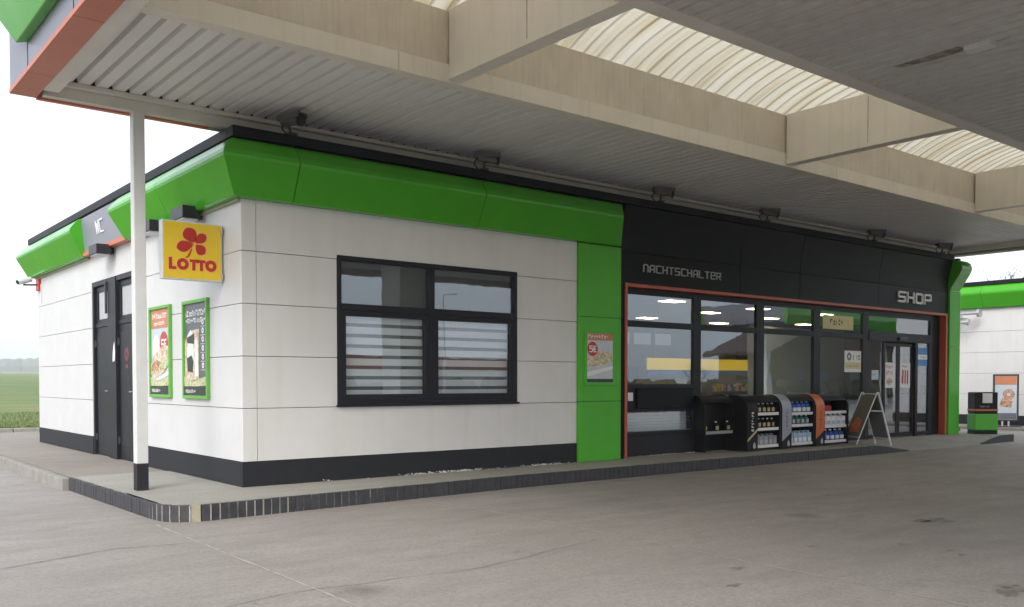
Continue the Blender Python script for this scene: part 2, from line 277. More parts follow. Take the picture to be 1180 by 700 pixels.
# ------------------------------------------------------------------ helpers
class MB:
    def __init__(s): s.v = []; s.f = []
    def add(s, vs, fs):
        k = len(s.v); s.v += [tuple(p) for p in vs]; s.f += [tuple(i + k for i in f) for f in fs]; return s
    def box(s, x0, x1, y0, y1, z0, z1):
        return s.add([(x0, y0, z0), (x1, y0, z0), (x1, y1, z0), (x0, y1, z0), (x0, y0, z1), (x1, y0, z1), (x1, y1, z1), (x0, y1, z1)],
                     [(0, 3, 2, 1), (4, 5, 6, 7), (0, 1, 5, 4), (1, 2, 6, 5), (2, 3, 7, 6), (3, 0, 4, 7)])
    def obox(s, fr, a0, a1, b0, b1, c0, c1):
        ps = [(a0, b0, c0), (a1, b0, c0), (a1, b1, c0), (a0, b1, c0), (a0, b0, c1), (a1, b0, c1), (a1, b1, c1), (a0, b1, c1)]
        return s.add([fr(*p) for p in ps], [(0, 3, 2, 1), (4, 5, 6, 7), (0, 1, 5, 4), (1, 2, 6, 5), (2, 3, 7, 6), (3, 0, 4, 7)])
    def poly(s, fr, pts, c0, c1):      # 2-D outline extruded c0..c1 in frame
        k = len(pts)
        vs = [fr(a, b_, c0) for a, b_ in pts] + [fr(a, b_, c1) for a, b_ in pts]
        return s.add(vs, [tuple(range(k))[::-1], tuple(range(k, 2 * k))] + [(i, (i + 1) % k, (i + 1) % k + k, i + k) for i in range(k)])
    def ring(s, fr, ca, cb, r0, r1, c0, c1, k=28, sb=1.0):
        vs = []
        for c in (c0, c1):
            for r in (r0, r1):
                vs += [fr(ca + r * math.cos(2 * math.pi * i / k), cb + sb * r * math.sin(2 * math.pi * i / k), c) for i in range(k)]
        fs = []
        for i in range(k):
            j = (i + 1) % k
            fs += [(2 * k + i, 2 * k + j, 3 * k + j, 3 * k + i), (i, k + i, k + j, j), (k + i, 3 * k + i, 3 * k + j, k + j), (i, j, 2 * k + j, 2 * k + i)]
        return s.add(vs, fs)
    def bar(s, p, q, w_, h_=None):     # square bar between points
        h_ = h_ or w_; p = Vector(p); q = Vector(q); d = (q - p).normalized()
        up = Vector((0, 0, 1)) if abs(d.z) < 0.95 else Vector((1, 0, 0))
        a = d.cross(up).normalized() * w_ / 2; b_ = a.cross(d).normalized() * h_ / 2
        vs = [p - a - b_, p + a - b_, p + a + b_, p - a + b_, q - a - b_, q + a - b_, q + a + b_, q - a + b_]
        return s.add(vs, [(0, 3, 2, 1), (4, 5, 6, 7), (0, 1, 5, 4), (1, 2, 6, 5), (2, 3, 7, 6), (3, 0, 4, 7)])
    def tube(s, p, q, r0, r1=None, k=10):
        r1 = r0 if r1 is None else r1; p = Vector(p); q = Vector(q); d = (q - p).normalized()
        up = Vector((0, 0, 1)) if abs(d.z) < 0.95 else Vector((1, 0, 0))
        a = d.cross(up).normalized(); b_ = a.cross(d).normalized()
        vs = [p + (a * math.cos(t) + b_ * math.sin(t)) * r0 for t in [2 * math.pi * i / k for i in range(k)]]
        vs += [q + (a * math.cos(t) + b_ * math.sin(t)) * r1 for t in [2 * math.pi * i / k for i in range(k)]]
        return s.add(vs, [tuple(range(k))[::-1], tuple(range(k, 2 * k))] + [(i, (i + 1) % k, (i + 1) % k + k, i + k) for i in range(k)])
    def lathe(s, prof, k=12, c=(0, 0)):
        vs = []
        for r, z in prof: vs += [(c[0] + r * math.cos(2 * math.pi * i / k), c[1] + r * math.sin(2 * math.pi * i / k), z) for i in range(k)]
        fs = [tuple(range(k))[::-1], tuple(range((len(prof) - 1) * k, len(prof) * k))]
        for j in range(len(prof) - 1):
            for i in range(k): fs.append((j * k + i, j * k + (i + 1) % k, (j + 1) * k + (i + 1) % k, (j + 1) * k + i))
        return s.add(vs, fs)
    def build(s, name, mat, parent=None, bevel=0.0, smooth=False, loc=None, recalc=True):
        me = bpy.data.meshes.new(name); me.from_pydata(s.v, [], s.f); me.update()
        if recalc:
            bm = bmesh.new(); bm.from_mesh(me); bmesh.ops.recalc_face_normals(bm, faces=bm.faces); bm.to_mesh(me); bm.free()
        me.materials.append(mat if not isinstance(mat, str) else M[mat])
        ob = bpy.data.objects.new(name, me); C.objects.link(ob)
        if parent: ob.parent = parent
        if loc: ob.location = loc
        if bevel:
            bv = ob.modifiers.new('bevel', 'BEVEL'); bv.width = bevel; bv.segments = 2; bv.limit_method = 'ANGLE'; bv.angle_limit = R(40)
        if smooth:
            for p in me.polygons: p.use_smooth = True
        return ob
def tag(o, label=None, cat=None, group=None, kind=None):
    if label: o['label'] = label
    if cat: o['category'] = cat
    if group: o['group'] = group
    if kind: o['kind'] = kind
    return o
def thing(name, label, cat, loc=(0, 0, 0), rz=0.0, group=None):
    o = bpy.data.objects.new(name, None); C.objects.link(o); o.location = loc; o.rotation_euler = (0, 0, rz); o.empty_display_size = 0.2
    return tag(o, label, cat, group)
def copy_tree(o, parent=None):
    kids = list(o.children); c = o.copy(); C.objects.link(c)
    if parent: c.parent = parent
    for ch in kids: copy_tree(ch, c)
    return c
def FR(origin, u, v):
    o_ = Vector(origin); u = Vector(u); v = Vector(v); n_ = u.cross(v)
    return lambda a, b_, c=0.0: o_ + u * a + v * b_ + n_ * c
front = lambda y=0.0: FR((0, y, 0), (1, 0, 0), (0, 0, 1))          # outward normal -Y
side = lambda x=0.0: FR((x, 0, 0), (0, -1, 0), (0, 0, 1))          # a = -Y, outward normal -X
GL = {'N': [[(0, 0), (0, 5), (.8, 6), (3, 6), (4, 5), (4, 0)]], 'A': [[(0, 0), (0, 4.6), (1.4, 6), (4, 6), (4, 0)], [(0, 2.4), (4, 2.4)]],
      'C': [[(4, 6), (.6, 6), (0, 5.4), (0, .6), (.6, 0), (4, 0)]], 'H': [[(0, 0), (0, 6)], [(4, 0), (4, 6)], [(0, 3), (4, 3)]],
      'T': [[(0, 6), (4, 6)], [(2, 6), (2, 0)]], 'S': [[(4, 6), (.5, 6), (0, 5.5), (0, 3.4), (.5, 3), (3.5, 3), (4, 2.6), (4, .5), (3.5, 0), (0, 0)]],
      'L': [[(0, 6), (0, 0), (4, 0)]], 'E': [[(4, 0), (.6, 0), (0, .6), (0, 5.4), (.6, 6), (4, 6), (4, 3), (0, 3)]],
      'R': [[(0, 0), (0, 6), (4, 6), (4, 3), (0, 3)], [(2, 3), (4, 0)]], 'O': [[(0, .6), (0, 5.4), (.6, 6), (3.4, 6), (4, 5.4), (4, .6), (3.4, 0), (.6, 0), (0, .6)]],
      'P': [[(0, 0), (0, 6), (3.6, 6), (4, 5.6), (4, 2.9), (3.6, 2.5), (0, 2.5)]], 'W': [[(0, 6), (.9, 0), (2, 4.6), (3.1, 0), (4, 6)]],
      '5': [[(4, 6), (0, 6), (0, 3.4), (3.4, 3.4), (4, 2.8), (4, .6), (3.4, 0), (0, 0)]], '€': [[(4, 6), (1.5, 6), (.8, 5), (.8, 1), (1.5, 0), (4, 0)], [(0, 3.6), (3, 3.6)], [(0, 2.3), (3, 2.3)]]}
def text(mb, fr, s, a0, a1, b0, b1, th, c0, c1, gap=1.5):
    """square stroke letters filling a0..a1 x b0..b1"""
    k = len(s); unit = (a1 - a0) / (k * 4 + (k - 1) * gap); vy = (b1 - b0) / 6
    for i, ch in enumerate(s):
        ox = a0 + i * (4 + gap) * unit
        for li in GL[ch]:
            for j in range(len(li) - 1):
                p = Vector((ox + li[j][0] * unit, b0 + li[j][1] * vy)); q = Vector((ox + li[j + 1][0] * unit, b0 + li[j + 1][1] * vy))
                d = (q - p).normalized(); nn = Vector((-d.y, d.x)) * th / 2; p -= d * th / 2; q += d * th / 2
                mb.poly(fr, [tuple(p - nn), tuple(q - nn), tuple(q + nn), tuple(p + nn)], c0, c1 + (j % 2) * 0.0006 + (i % 2) * 0.0003)
def scrawl(mb, fr, a0, a1, b0, b1, c0, c1, seed=1, gap=0.35):
    """a line of unreadable small print: uneven marks"""
    rr = random.Random(seed); a = a0; h = b1 - b0
    while a < a1 - h * 0.3:
        w_ = h * rr.uniform(0.25, 0.7); w_ = min(w_, a1 - a)
        lo = b0 + (0 if rr.random() < .75 else h * .3); hi = b1 - (0 if rr.random() < .5 else h * .25)
        mb.obox(fr, a, a + w_ * 0.35, lo, hi, c0, c1); 
        if rr.random() < .7: mb.obox(fr, a + w_ * .36, a + w_, hi - h * .28, hi, c0, c1)
        if rr.random() < .6: mb.obox(fr, a + w_ * .36, a + w_, lo, lo + h * .25, c0, c1)
        a += w_ + h * gap * rr.uniform(.6, 1.3)

# ================================================================== SETTING
GZ = -0.20
o = MB().add([(-2400, -900, -0.30), (1500, -900, -0.30), (1500, 2400, -0.30), (-2400, 2400, -0.30)], [(0, 1, 2, 3)]).build('ground', 'field'); tag(o, kind='structure')
# forecourt concrete
o = MB().add([(-45, -24, GZ), (60, -24, GZ), (60, 21, GZ), (-45, 21, GZ)], [(0, 1, 2, 3)]).build('forecourt', 'forecourt'); tag(o, kind='structure')
o = MB().add([(-300, -34, GZ), (300, -34, GZ), (300, -24.02, GZ), (-300, -24.02, GZ)], [(0, 1, 2, 3)]).build('road', 'asphalt'); tag(o, kind='structure')
# field rising gently beyond the kerb
mb = MB(); xs = [-2200, -1200, -700, -450, -300, -200, -120, -60, -30, -15, -5, 0, 5, 15, 30, 60, 120, 250, 450, 1000]; ys = [21.35, 24, 28, 35, 45, 60, 80, 110, 150, 200, 280, 380, 520, 750, 1100, 1500, 2000, 2260]
vs = []
for y in ys:
    for x in xs: vs.append((x, y, -0.08 + 0.0101 * (y - 21) + (0.03 * math.sin(x * .7) if 22 < y < 80 else 0)))
fs = [(j * len(xs) + i, j * len(xs) + i + 1, (j + 1) * len(xs) + i + 1, (j + 1) * len(xs) + i) for j in range(len(ys) - 1) for i in range(len(xs) - 1)]
o = mb.add(vs, fs).build('field', 'field', smooth=True); tag(o, kind='structure')
# stone edging between asphalt and field
mb = MB(); x = -30.0
while x < 40:
    mb.box(x, x + 0.97, 21.0, 21.34, GZ - .05, GZ + 0.14 + random.uniform(-.01, .01)); x += 1.0
o = mb.build('field_kerb', 'concrete_kerb', bevel=0.02); tag(o, kind='structure')
# grass tufts on the field edge
mb = MB(); rr = random.Random(3)
for i in range(9000):
    x = rr.uniform(-8, 5); y = 21.4 + rr.random() ** 2 * 12; z = -0.08 + 0.0101 * (y - 21)
    h_ = rr.uniform(.04, .14) * (1.3 if rr.random() < .1 else 1); t = rr.uniform(0, 6.28); wd = .012 + .012 * rr.random()
    dx, dy = math.cos(t) * wd, math.sin(t) * wd; lx, ly = rr.uniform(-.05, .05), rr.uniform(-.05, .05)
    mb.add([(x - dx, y - dy, z - .02), (x + dx, y + dy, z - .02), (x + lx, y + ly, z + h_)], [(0, 1, 2)])
o = mb.build('grass', 'grass', recalc=False); tag(o, 'short green grass along the field edge behind the station', 'grass', kind='stuff')

# ---- pavement around the station
def yk(x):
    if x >= 4: return -1.03
    if x >= -1.0: return -1.03 - (4 - x) / 5.0 * 0.30
    t = min(1, (-1.0 - x) / 0.42); return -1.33 + 0.42 * (1 - math.sqrt(max(0, 1 - t * t)))
def drop(x):    # dropped kerb before the entrance
    def sm(t): t = max(0, min(1, t)); return t * t * (3 - 2 * t)
    return 0.185 * sm((x - 14.3) / 2.0) * (1 - sm((x - 19.4) / 1.7))
def zt(x, y):
    k = yk(x); f_ = max(0, min(1, (-0.15 - y) / (-0.15 - k))); return -drop(x) * f_
xs = [-1.42, -1.415, -1.40, -1.36, -1.30, -1.22, -1.12, -1.0, -.6, 0, 1, 2, 3, 4, 6, 8, 10, 12, 13, 14] + [14.3 + .3 * i for i in range(24)] + [21.72]
K = 10; vs = []
for x in xs:
    for j in range(K + 1):
        y = yk(x) + (0.4 - yk(x)) * j / K; vs.append((x, y, zt(x, y)))
for x in xs: vs.append((x, yk(x), GZ - .02))
n0 = len(xs) * (K + 1)
fs = [(i * (K + 1) + j, (i + 1) * (K + 1) + j, (i + 1) * (K + 1) + j + 1, i * (K + 1) + j + 1) for i in range(len(xs) - 1) for j in range(K)]
fs += [(n0 + i, n0 + i + 1, (i + 1) * (K + 1), i * (K + 1)) for i in range(len(xs) - 1)]
o = MB().add(vs, fs).build('pavement', 'walk'); tag(o, kind='structure')
mb = MB(); mb.poly(FR((0, 0, 0), (1, 0, 0), (0, 1, 0)), [(-1.42, .4), (.3, .4), (.3, 3.0), (-1.47, 3.0)], GZ - .02, 0.0)
mb.box(20.4, 21.72, .4, 14, GZ - .02, 0.0)
o = mb.build('pavement', 'walk'); tag(o, kind='structure')
mb = MB(); mb.poly(FR((0, 0, 0), (1, 0, 0), (0, 1, 0)), [(-1.47, 3.0), (.3, 3.0), (.3, 12.0), (6, 12.0), (6, 17.5), (-1.5, 17.5)], GZ - .02, -0.012)
o = mb.build('pavement', 'walk_old'); tag(o, kind='structure')
# painted kerb of upright blocks; the path runs round the rounded corner
path = [(-1.50, 2.95), (-1.46, -.75), (-1.44, -.93)]
for i in range(1, 7):
    t = i / 6 * math.pi / 2; path.append((-1.0 - .44 * math.cos(t), -.93 - .42 * math.sin(t)))
path += [(0, -1.29), (1, -1.23), (2, -1.17), (3, -1.11), (4, -1.055), (6, -1.055), (21.75, -1.055)]
pts = [Vector((p[0], p[1], 0)) for p in path]
seg = []; tot = 0
for i in range(len(pts) - 1): d = (pts[i + 1] - pts[i]).length; seg.append((tot, d, i)); tot += d
def at_len(s_):
    for a, d, i in seg:
        if s_ <= a + d: return pts[i].lerp(pts[i + 1], (s_ - a) / d), (pts[i + 1] - pts[i]).normalized()
    return pts[-1], (pts[-1] - pts[-2]).normalized()
dark, bare, rr = MB(), MB(), random.Random(5); s_ = 0.0; k = 0; cornerlen = seg[8][0]
mort = MB(); mortl = MB()
while s_ < tot - 0.1:
    bw = 0.112; p, d = at_len(s_ + bw / 2); nrm = Vector((d.y, -d.x, 0)); 
    q = 0.004 + rr.uniform(0, .006); top = -drop(p.x) - 0.003 + rr.uniform(-.003, .003)
    isb = abs(s_ - (cornerlen - 0.20)) < 0.056
    tgt = bare if isb else dark
    w2 = (bw - 0.012) / 2 * (1.15 if isb else 1)
    if top > GZ + 0.03:
        a = p - d * w2; b_ = p + d * w2; i_ = -nrm * 0.02; o_ = nrm * (0.022 + q)
        tgt.add([a + i_ + Vector((0, 0, GZ - .02)), b_ + i_ + Vector((0, 0, GZ - .02)), b_ + o_ + Vector((0, 0, GZ - .02)), a + o_ + Vector((0, 0, GZ - .02)),
                 a + i_ + Vector((0, 0, top)), b_ + i_ + Vector((0, 0, top)), b_ + o_ + Vector((0, 0, top)), a + o_ + Vector((0, 0, top))],
                [(0, 3, 2, 1), (4, 5, 6, 7), (0, 1, 5, 4), (1, 2, 6, 5), (2, 3, 7, 6), (3, 0, 4, 7)])
        if not isb and s_ > 1.6:
            a = p + d * (w2 - .002); b_ = p + d * (bw - w2 + .002); o2 = nrm * (0.013 + rr.uniform(-.003, .012) * (1 if s_ < 9 else 0) + (.012 if abs(s_ - cornerlen) < .95 else 0))
            (mortl if abs(s_ - cornerlen) < .95 and rr.random() < .8 else mort).add([a + i_ + Vector((0, 0, GZ - .02)), b_ + i_ + Vector((0, 0, GZ - .02)), b_ + o2 + Vector((0, 0, GZ - .02)), a + o2 + Vector((0, 0, GZ - .02)),
                 a + i_ + Vector((0, 0, top - .006)), b_ + i_ + Vector((0, 0, top - .006)), b_ + o2 + Vector((0, 0, top - .006)), a + o2 + Vector((0, 0, top - .006))],
                [(0, 3, 2, 1), (4, 5, 6, 7), (0, 1, 5, 4), (1, 2, 6, 5), (2, 3, 7, 6), (3, 0, 4, 7)])
    s_ += bw; k += 1
tag(dark.build('kerb', 'kerb', bevel=0.004), kind='structure'); tag(bare.build('kerb', 'kerbstone', bevel=0.004), kind='structure')
tag(mort.build('kerb', 'mortar'), kind='structure'); tag(mortl.build('kerb', 'mortar_light'), kind='structure')
mb = MB(); y = 2.98
while y < 17.4:
    y1 = min(y + 0.98, 17.5); mb.box(-1.62, -1.50, y, y1, GZ - .02, -0.006 + random.uniform(-.008, .004)); y += 1.0
o = mb.build('kerb', 'concrete_kerb', bevel=0.018); tag(o, kind='structure')
# slab joints and cracks in the forecourt
def strip(pts_, w_, name, mat, jit=0.0):
    mb = MB(); P = []
    for i in range(len(pts_) - 1):
        a = Vector((*pts_[i], 0)); b_ = Vector((*pts_[i + 1], 0)); k_ = max(1, int((b_ - a).length / .12))
        for j in range(k_): P.append(a.lerp(b_, j / k_))
    P.append(Vector((*pts_[-1], 0))); L, Q = [], []
    rj = random.Random(len(P)); off = 0
    for i, p in enumerate(P):
        d = (P[min(i + 1, len(P) - 1)] - P[max(i - 1, 0)]).normalized(); nn = Vector((-d.y, d.x, 0))
        off = off * .8 + rj.uniform(-jit, jit); ww = w_ / 2 * rj.uniform(.35, 1.3)
        L.append(p + nn * (off - ww)); Q.append(p + nn * (off + ww))
    k_ = len(P); zz = GZ + .004
    mb.add([(p.x, p.y, zz) for p in L] + [(p.x, p.y, zz) for p in Q], [(i, i + 1, k_ + i + 1, k_ + i) for i in range(k_ - 1)])
    tag(mb.build(name, mat), kind='structure')
strip([(-1.58, -1.3), (-1.66, -6), (-1.7, -14)], .022, 'forecourt_joint', 'jointline', .004)
strip([(2.1, -1.2), (2.1, -4), (1.85, -9), (1.8, -14)], .018, 'forecourt_joint', 'jointline', .004)
strip([(9.4, -1.2), (9.4, -14)], .018, 'forecourt_joint', 'jointline', .004)
strip([(16.4, -1.2), (16.4, -14)], .018, 'forecourt_joint', 'jointline', .004)
strip([(-30, .45), (-1.6, .42)], .014, 'forecourt_joint', 'jointline', .004)
strip([(-9, -3.1), (-3.45, -2.98), (-2.4, -2.62), (-1.66, -2.74)], .016, 'forecourt_joint', 'crack', .016)
strip([(-5.2, -7.5), (-3.4, -5.9), (-1.9, -5.4), (-.2, -5.6), (1.7, -5.2)], .008, 'forecourt_crack', 'crack', .02)
strip([(2.2, -3.3), (4.1, -2.9), (6.2, -3.2), (9.3, -2.8)], .008, 'forecourt_crack', 'crack', .018)
strip([(-30, 5.6), (-1.7, 5.6)], .014, 'forecourt_joint', 'jointline', .004)

rr = random.Random(21)
for (x, y, r_) in ((5.77, -6.78, .16), (5.6, -6.66, .09), (2.54, -8.95, .10), (2.75, -8.85, .07), (1.64, -7.03, .05), (1.05, -7.44, .045), (3.93, -7.81, .035), (3.81, -7.99, .04), (3.09, -6.82, .03), (3.89, -7.35, .05), (-1.95, 4.2, .05), (6.9, -4.6, .06), (.6, -5.2, .03)):
    mb = MB(); P = []
    for i in range(26):
        a = 2 * math.pi * i / 26; q = r_ * (1 + .35 * math.sin(3 * a + x) + rr.uniform(-.28, .28)); P.append((x + q * 1.5 * math.cos(a), y + q * .8 * math.sin(a), GZ + .003))
    mb.add(P, [tuple(range(26))]); tag(mb.build('oil_stain', 'oil'), kind='structure')
# ================================================================== STATION BUILDING
B = thing('station_building', 'low white petrol station shop with green fascia, dark plinth and long black framed shop front', 'building')
LEN, DEP = 20.68, 12.37
rows = [0.345, 1.08, 1.80, 2.52, 3.24, 3.955]
G = 0.0042
def panel(mb, fr, a0, a1, b0, b1): mb.obox(fr, a0 + G, a1 - G, b0 + G, b1 - G, -0.05, 0.0)
WX0, WX1, WZ0, WZ1 = 1.45, 4.84, 1.08, 3.30
mb = MB()
for i in range(5):
    z0, z1 = rows[i], rows[i + 1]
    panel(mb, front(), 0.0, .215, z0, z1)
    if WZ0 <= z0 and z1 <= WZ1: panel(mb, front(), .215, WX0, z0, z1); panel(mb, front(), WX1, 6.22, z0, z1)
    elif z0 < WZ0: panel(mb, front(), .215, 6.22, z0, z1)
    else:  # top row above window
        mb.poly(front(), [(.215 + G, z0 + G), (WX0 - .001, z0 + G), (WX0 - .001, WZ1 + .001), (WX1 + .001, WZ1 + .001), (WX1 + .001, z0 + G), (6.22, z0 + G), (6.22, z1), (.215 + G, z1)], -.05, 0)
mb.build('front_wall', 'white', B, bevel=0.003)
mb = MB()
for i in range(5):
    z0, z1 = rows[i], rows[i + 1]
    for a0, a1 in ((-4.82, -.004), (-DEP, -7.56)):
        panel(mb, side(), a0, a1, z0, z1)
mb.obox(side(), -7.56 + G, -4.82 - G, 3.42, 3.955, -.05, 0)
mb.build('side_wall', 'white_clean', B, bevel=0.003)
mb = MB(); frR = FR((LEN, 0, 0), (0, 1, 0), (0, 0, 1)); frB = FR((0, DEP, 0), (-1, 0, 0), (0, 0, 1))
for i in range(5):
    panel(mb, frR, .1, DEP, rows[i], rows[i + 1]); panel(mb, frB, -LEN + .06, -.06, rows[i], rows[i + 1])
mb.build('rear_wall', 'white', B)
# structural core behind the panels (grey shows in the joints)
mb = MB()
mb.box(.056, WX0, .056, .25, 0, 4.6); mb.box(WX1, 7.36, .056, .25, 0, 4.6); mb.box(WX0, WX1, .056, .25, 0, WZ0); mb.box(WX0, WX1, .056, .25, WZ1, 4.6)
mb.box(.056, .25, .25, 4.82, 0, 4.6); mb.box(.056, .25, 7.56, DEP - .056, 0, 4.6); mb.box(.056, .25, 4.82, 7.56, 3.42, 4.6)
mb.box(7.36, LEN - .056, .20, .40, 3.30, 4.6); mb.box(LEN - .25, LEN - .056, .4, DEP - .056, 0, 4.6); mb.box(.25, LEN - .25, DEP - .25, DEP - .056, 0, 4.6)
mb.box(20.05, LEN - .056, .05, .4, 0, 3.3)
mb.build('wall_core', 'joint', B)
mb = MB(); mb.box(.05, LEN - .05, .05, DEP - .05, 4.601, 4.70); mb.build('roof', 'coping', B)
mb = MB(); mb.box(.25, LEN - .25, .26, DEP - .25, 3.16, 3.20); mb.build('ceiling', 'room', B)
mb = MB(); mb.box(.25, LEN - .06, .06, DEP - .25, -.05, .012); mb.build('floor', 'floor', B)
mb = MB(); mb.box(6.9, 7.0, .25, DEP - .25, .012, 3.16); mb.box(.25, 6.9, 4.2, 4.3, .012, 3.16); mb.build('partition_wall', 'roomdark', B)
mb = MB(); mb.box(7.0, LEN - .25, 7.4, 7.5, .012, 3.16); mb.build('partition_wall', 'room', B)
mb = MB(); mb.box(14.6, 19.0, 2.5, 2.56, .012, 2.9); mb.build('partition_wall', 'screen', B)
# plinth
mb = MB(); mb.box(-.006, 6.22, -.006, .055, -.02, .34); mb.build('plinth', 'plinth', B, bevel=0.004)
for a_ in ((-.006, .055, .056, 4.82), (-.006, .055, 7.56, DEP + .005), (LEN - .05, LEN + .006, .1, DEP)):
    mb = MB(); mb.box(*a_, -.02, .34); mb.build('plinth', 'plinth', B, bevel=0.004)
# white flakes of peeled paint at the foot of the plinth
mb = MB(); rr = random.Random(11)
for (x0, x1, n_) in ((2.5, 4.3, 130), (4.9, 6.0, 90), (1.15, 1.35, 8), (7.9, 10.3, 110)):
    for i in range(n_):
        x = rr.gauss((x0 + x1) / 2, (x1 - x0) / 4); y = -.012 - abs(rr.gauss(0, .018)) + (.0 if x < 6.5 else .13); s = rr.uniform(.006, .028); z = rr.uniform(.0, .022) if y > -.03 else 0
        t = rr.uniform(0, 3); mb.poly(FR((x, y, z), (math.cos(t), math.sin(t), 0), (-math.sin(t), math.cos(t), rr.uniform(0, .8))), [(-s, -s * .4), (s * .7, -s * .5), (s, s * .3), (-s * .3, s * .6)], 0, .004)
tag(mb.build('paint_flakes', 'flake'), 'white flakes of peeled paint along the foot of the dark plinth', 'debris', kind='stuff')

BW = 7.62
# fascia: profile (outward offset, height)
PR = [(0, 3.935), (.13, 3.935), (.16, 3.95), (.375, 4.40), (.385, 4.44), (.365, 4.50), (.25, 4.645), (.20, 4.685), (.12, 4.705), (0, 4.71)]
def bulge(mb, axis, s0, s1, e0, e1, base=0.0, pr=PR):
    """profile swept along a facade; e0/e1 give the change of the end position per metre of offset"""
    k = len(pr); vs = []
    for s, e_ in ((s0, e0), (s1, e1)):
        for d, z in pr:
            t = s + e_ * d
            vs.append((t, base - d, z) if axis == 'x' else (base - d, t, z))
    mb.add(vs, [tuple(range(k))[::-1], tuple(range(k, 2 * k))] + [(i, (i + 1) % k, (i + 1) % k + k, i + k) for i in range(k)])
for s0, s1, e0, e1 in ((0, .69, -1, 0), (.702, 3.90, 0, 0), (3.912, 7.30, 0, -.75)):
    mb = MB(); bulge(mb, 'x', s0, s1, e0, e1); mb.build('green_fascia', 'green', B, bevel=0.006)
for s0, s1, e0, e1 in ((0, 2.38, -1, 0), (2.392, 4.62, 0, .9), (BW, 9.9, .0, 0), (9.912, DEP + .05, 0, 1)):
    mb = MB(); bulge(mb, 'y', s0, s1, e0, e1); mb.build('green_fascia', 'green', B, bevel=0.006)
# underside trim strip of the side fascia
mb = MB(); mb.box(-.05, -.002, .0, 4.8, 3.90, 3.933); mb.box(-.05, -.002, BW, DEP, 3.90, 3.933); mb.build('trim', 'green_grey', B)
# WC panel
mb = MB(); mb.poly(FR((0, 4.5, 0), (-1, 0, 0), (0, 0, 1)), [(0, 4.03), (.10, 4.03), (.165, 4.689), (0, 4.689)], 0, 3.2); mb.build('dark_fascia', 'wc_panel', B)
mb = MB(); mb.box(-.14, -.002, 4.7, BW + .1, 3.945, 4.028); mb.build('red_trim', 'redsoft', B)
frW = FR((-.10, 0, 4.03), (0, -1, 0), Vector((-.07, 0, .65)).normalized())
mb = MB(); text(mb, frW, 'WC', -6.62, -6.16, .25, .47, .028, 0.002, .014, 1.2); mb.build('lettering', 'letters_w', B)
# coping
mb = MB(); mb.box(-.09, 20.0, -.09, .1, 4.69, 4.729); mb.box(-.09, .1, .1, DEP + .1, 4.69, 4.729); mb.build('coping_base', 'coping', B)
mb = MB(); mb.box(-.17, 20.0, -.17, .03, 4.73, 4.87); mb.box(-.17, .03, .03, DEP + .17, 4.73, 4.87); mb.box(.03, LEN + .1, DEP, DEP + .17, 4.73, 4.87); mb.box(LEN - .05, LEN + .1, .03, DEP, 4.73, 4.87)
mb.build('coping', 'coping', B, bevel=0.006)
# green pilasters
def pilaster(x0, x1, joints, name='green_pilaster'):
    mb = MB(); zs = [0.004] + joints + [3.93]
    for i in range(len(zs) - 1): mb.obox(front(), x0, x1, zs[i] + (G if i else 0), zs[i + 1] - G, -.06, .06)
    return mb.build(name, 'green_low', B, bevel=0.004)
pilaster(6.225, 7.28, [1.09, 2.62]); 
mb = MB(); mb.box(6.24, 7.27, -.03, .03, .01, 3.92); mb.build('pilaster_core', 'joint', B)
pilaster(20.00, 20.60, [2.4])
mb = MB(); bulge(mb, 'x', 19.97, 20.55, 0, 0, base=-.05, pr=[(-.04, 3.94), (.012, 3.94), (.10, 4.08), (.28, 4.36), (.335, 4.48), (.34, 4.57), (.30, 4.66), (.21, 4.73), (.10, 4.755), (-.04, 4.74)]); mb.build('green_fascia', 'green', B, bevel=.006)
# black shop fascia : lower row vertical, upper row leaning out
LP = [7.31, 10.9, 13.06, 16.42, 20.03]
for i in range(4):
    mb = MB(); mb.obox(front(), LP[i] + G, LP[i + 1] - G, 3.30, 3.885 - G, -.1, .0); mb.build('black_fascia', 'black', B, bevel=0.004)
    mb = MB(); fr = FR((0, 0, 0), (0, -1, 0), (0, 0, 1)); k = [(-.1, 3.885), (.0, 3.885), (.03, 4.25), (.09, 4.5), (.14, 4.722), (-.1, 4.722)]
    vs = [(LP[i] + G, -a, z) for a, z in k] + [(LP[i + 1] - G, -a, z) for a, z in k]
    mb.add(vs, [tuple(range(6))[::-1], tuple(range(6, 12))] + [(j, (j + 1) % 6, (j + 1) % 6 + 6, j + 6) for j in range(6)]); mb.build('black_fascia', 'black', B, bevel=.004)
mb = MB(); text(mb, front(), 'NACHTSCHALTER', 7.93, 10.22, 3.545, 3.675, .016, .004, .03, 2.1); mb.build('lettering', 'letters', B)
mb = MB(); text(mb, front(), 'SHOP', 17.34, 19.0, 3.505, 3.735, .05, .004, .04, 1.5); mb.build('lettering', 'letters_w', B)
# red trim round the shop front
mb = MB(); mb.box(7.43, 7.49, -.03, .13, .004, 3.3); mb.box(7.49, 19.86, -.03, .13, 3.235, 3.297); mb.box(19.86, 19.95, -.03, .16, .004, 3.3); mb.build('red_trim', 'red', B, bevel=.005)
mb = MB(); mb.box(7.285, 7.428, -.005, .1, .004, 3.297); mb.box(19.953, 19.998, -.0, .1, .004, 3.297); mb.build('black_fascia', 'black', B)

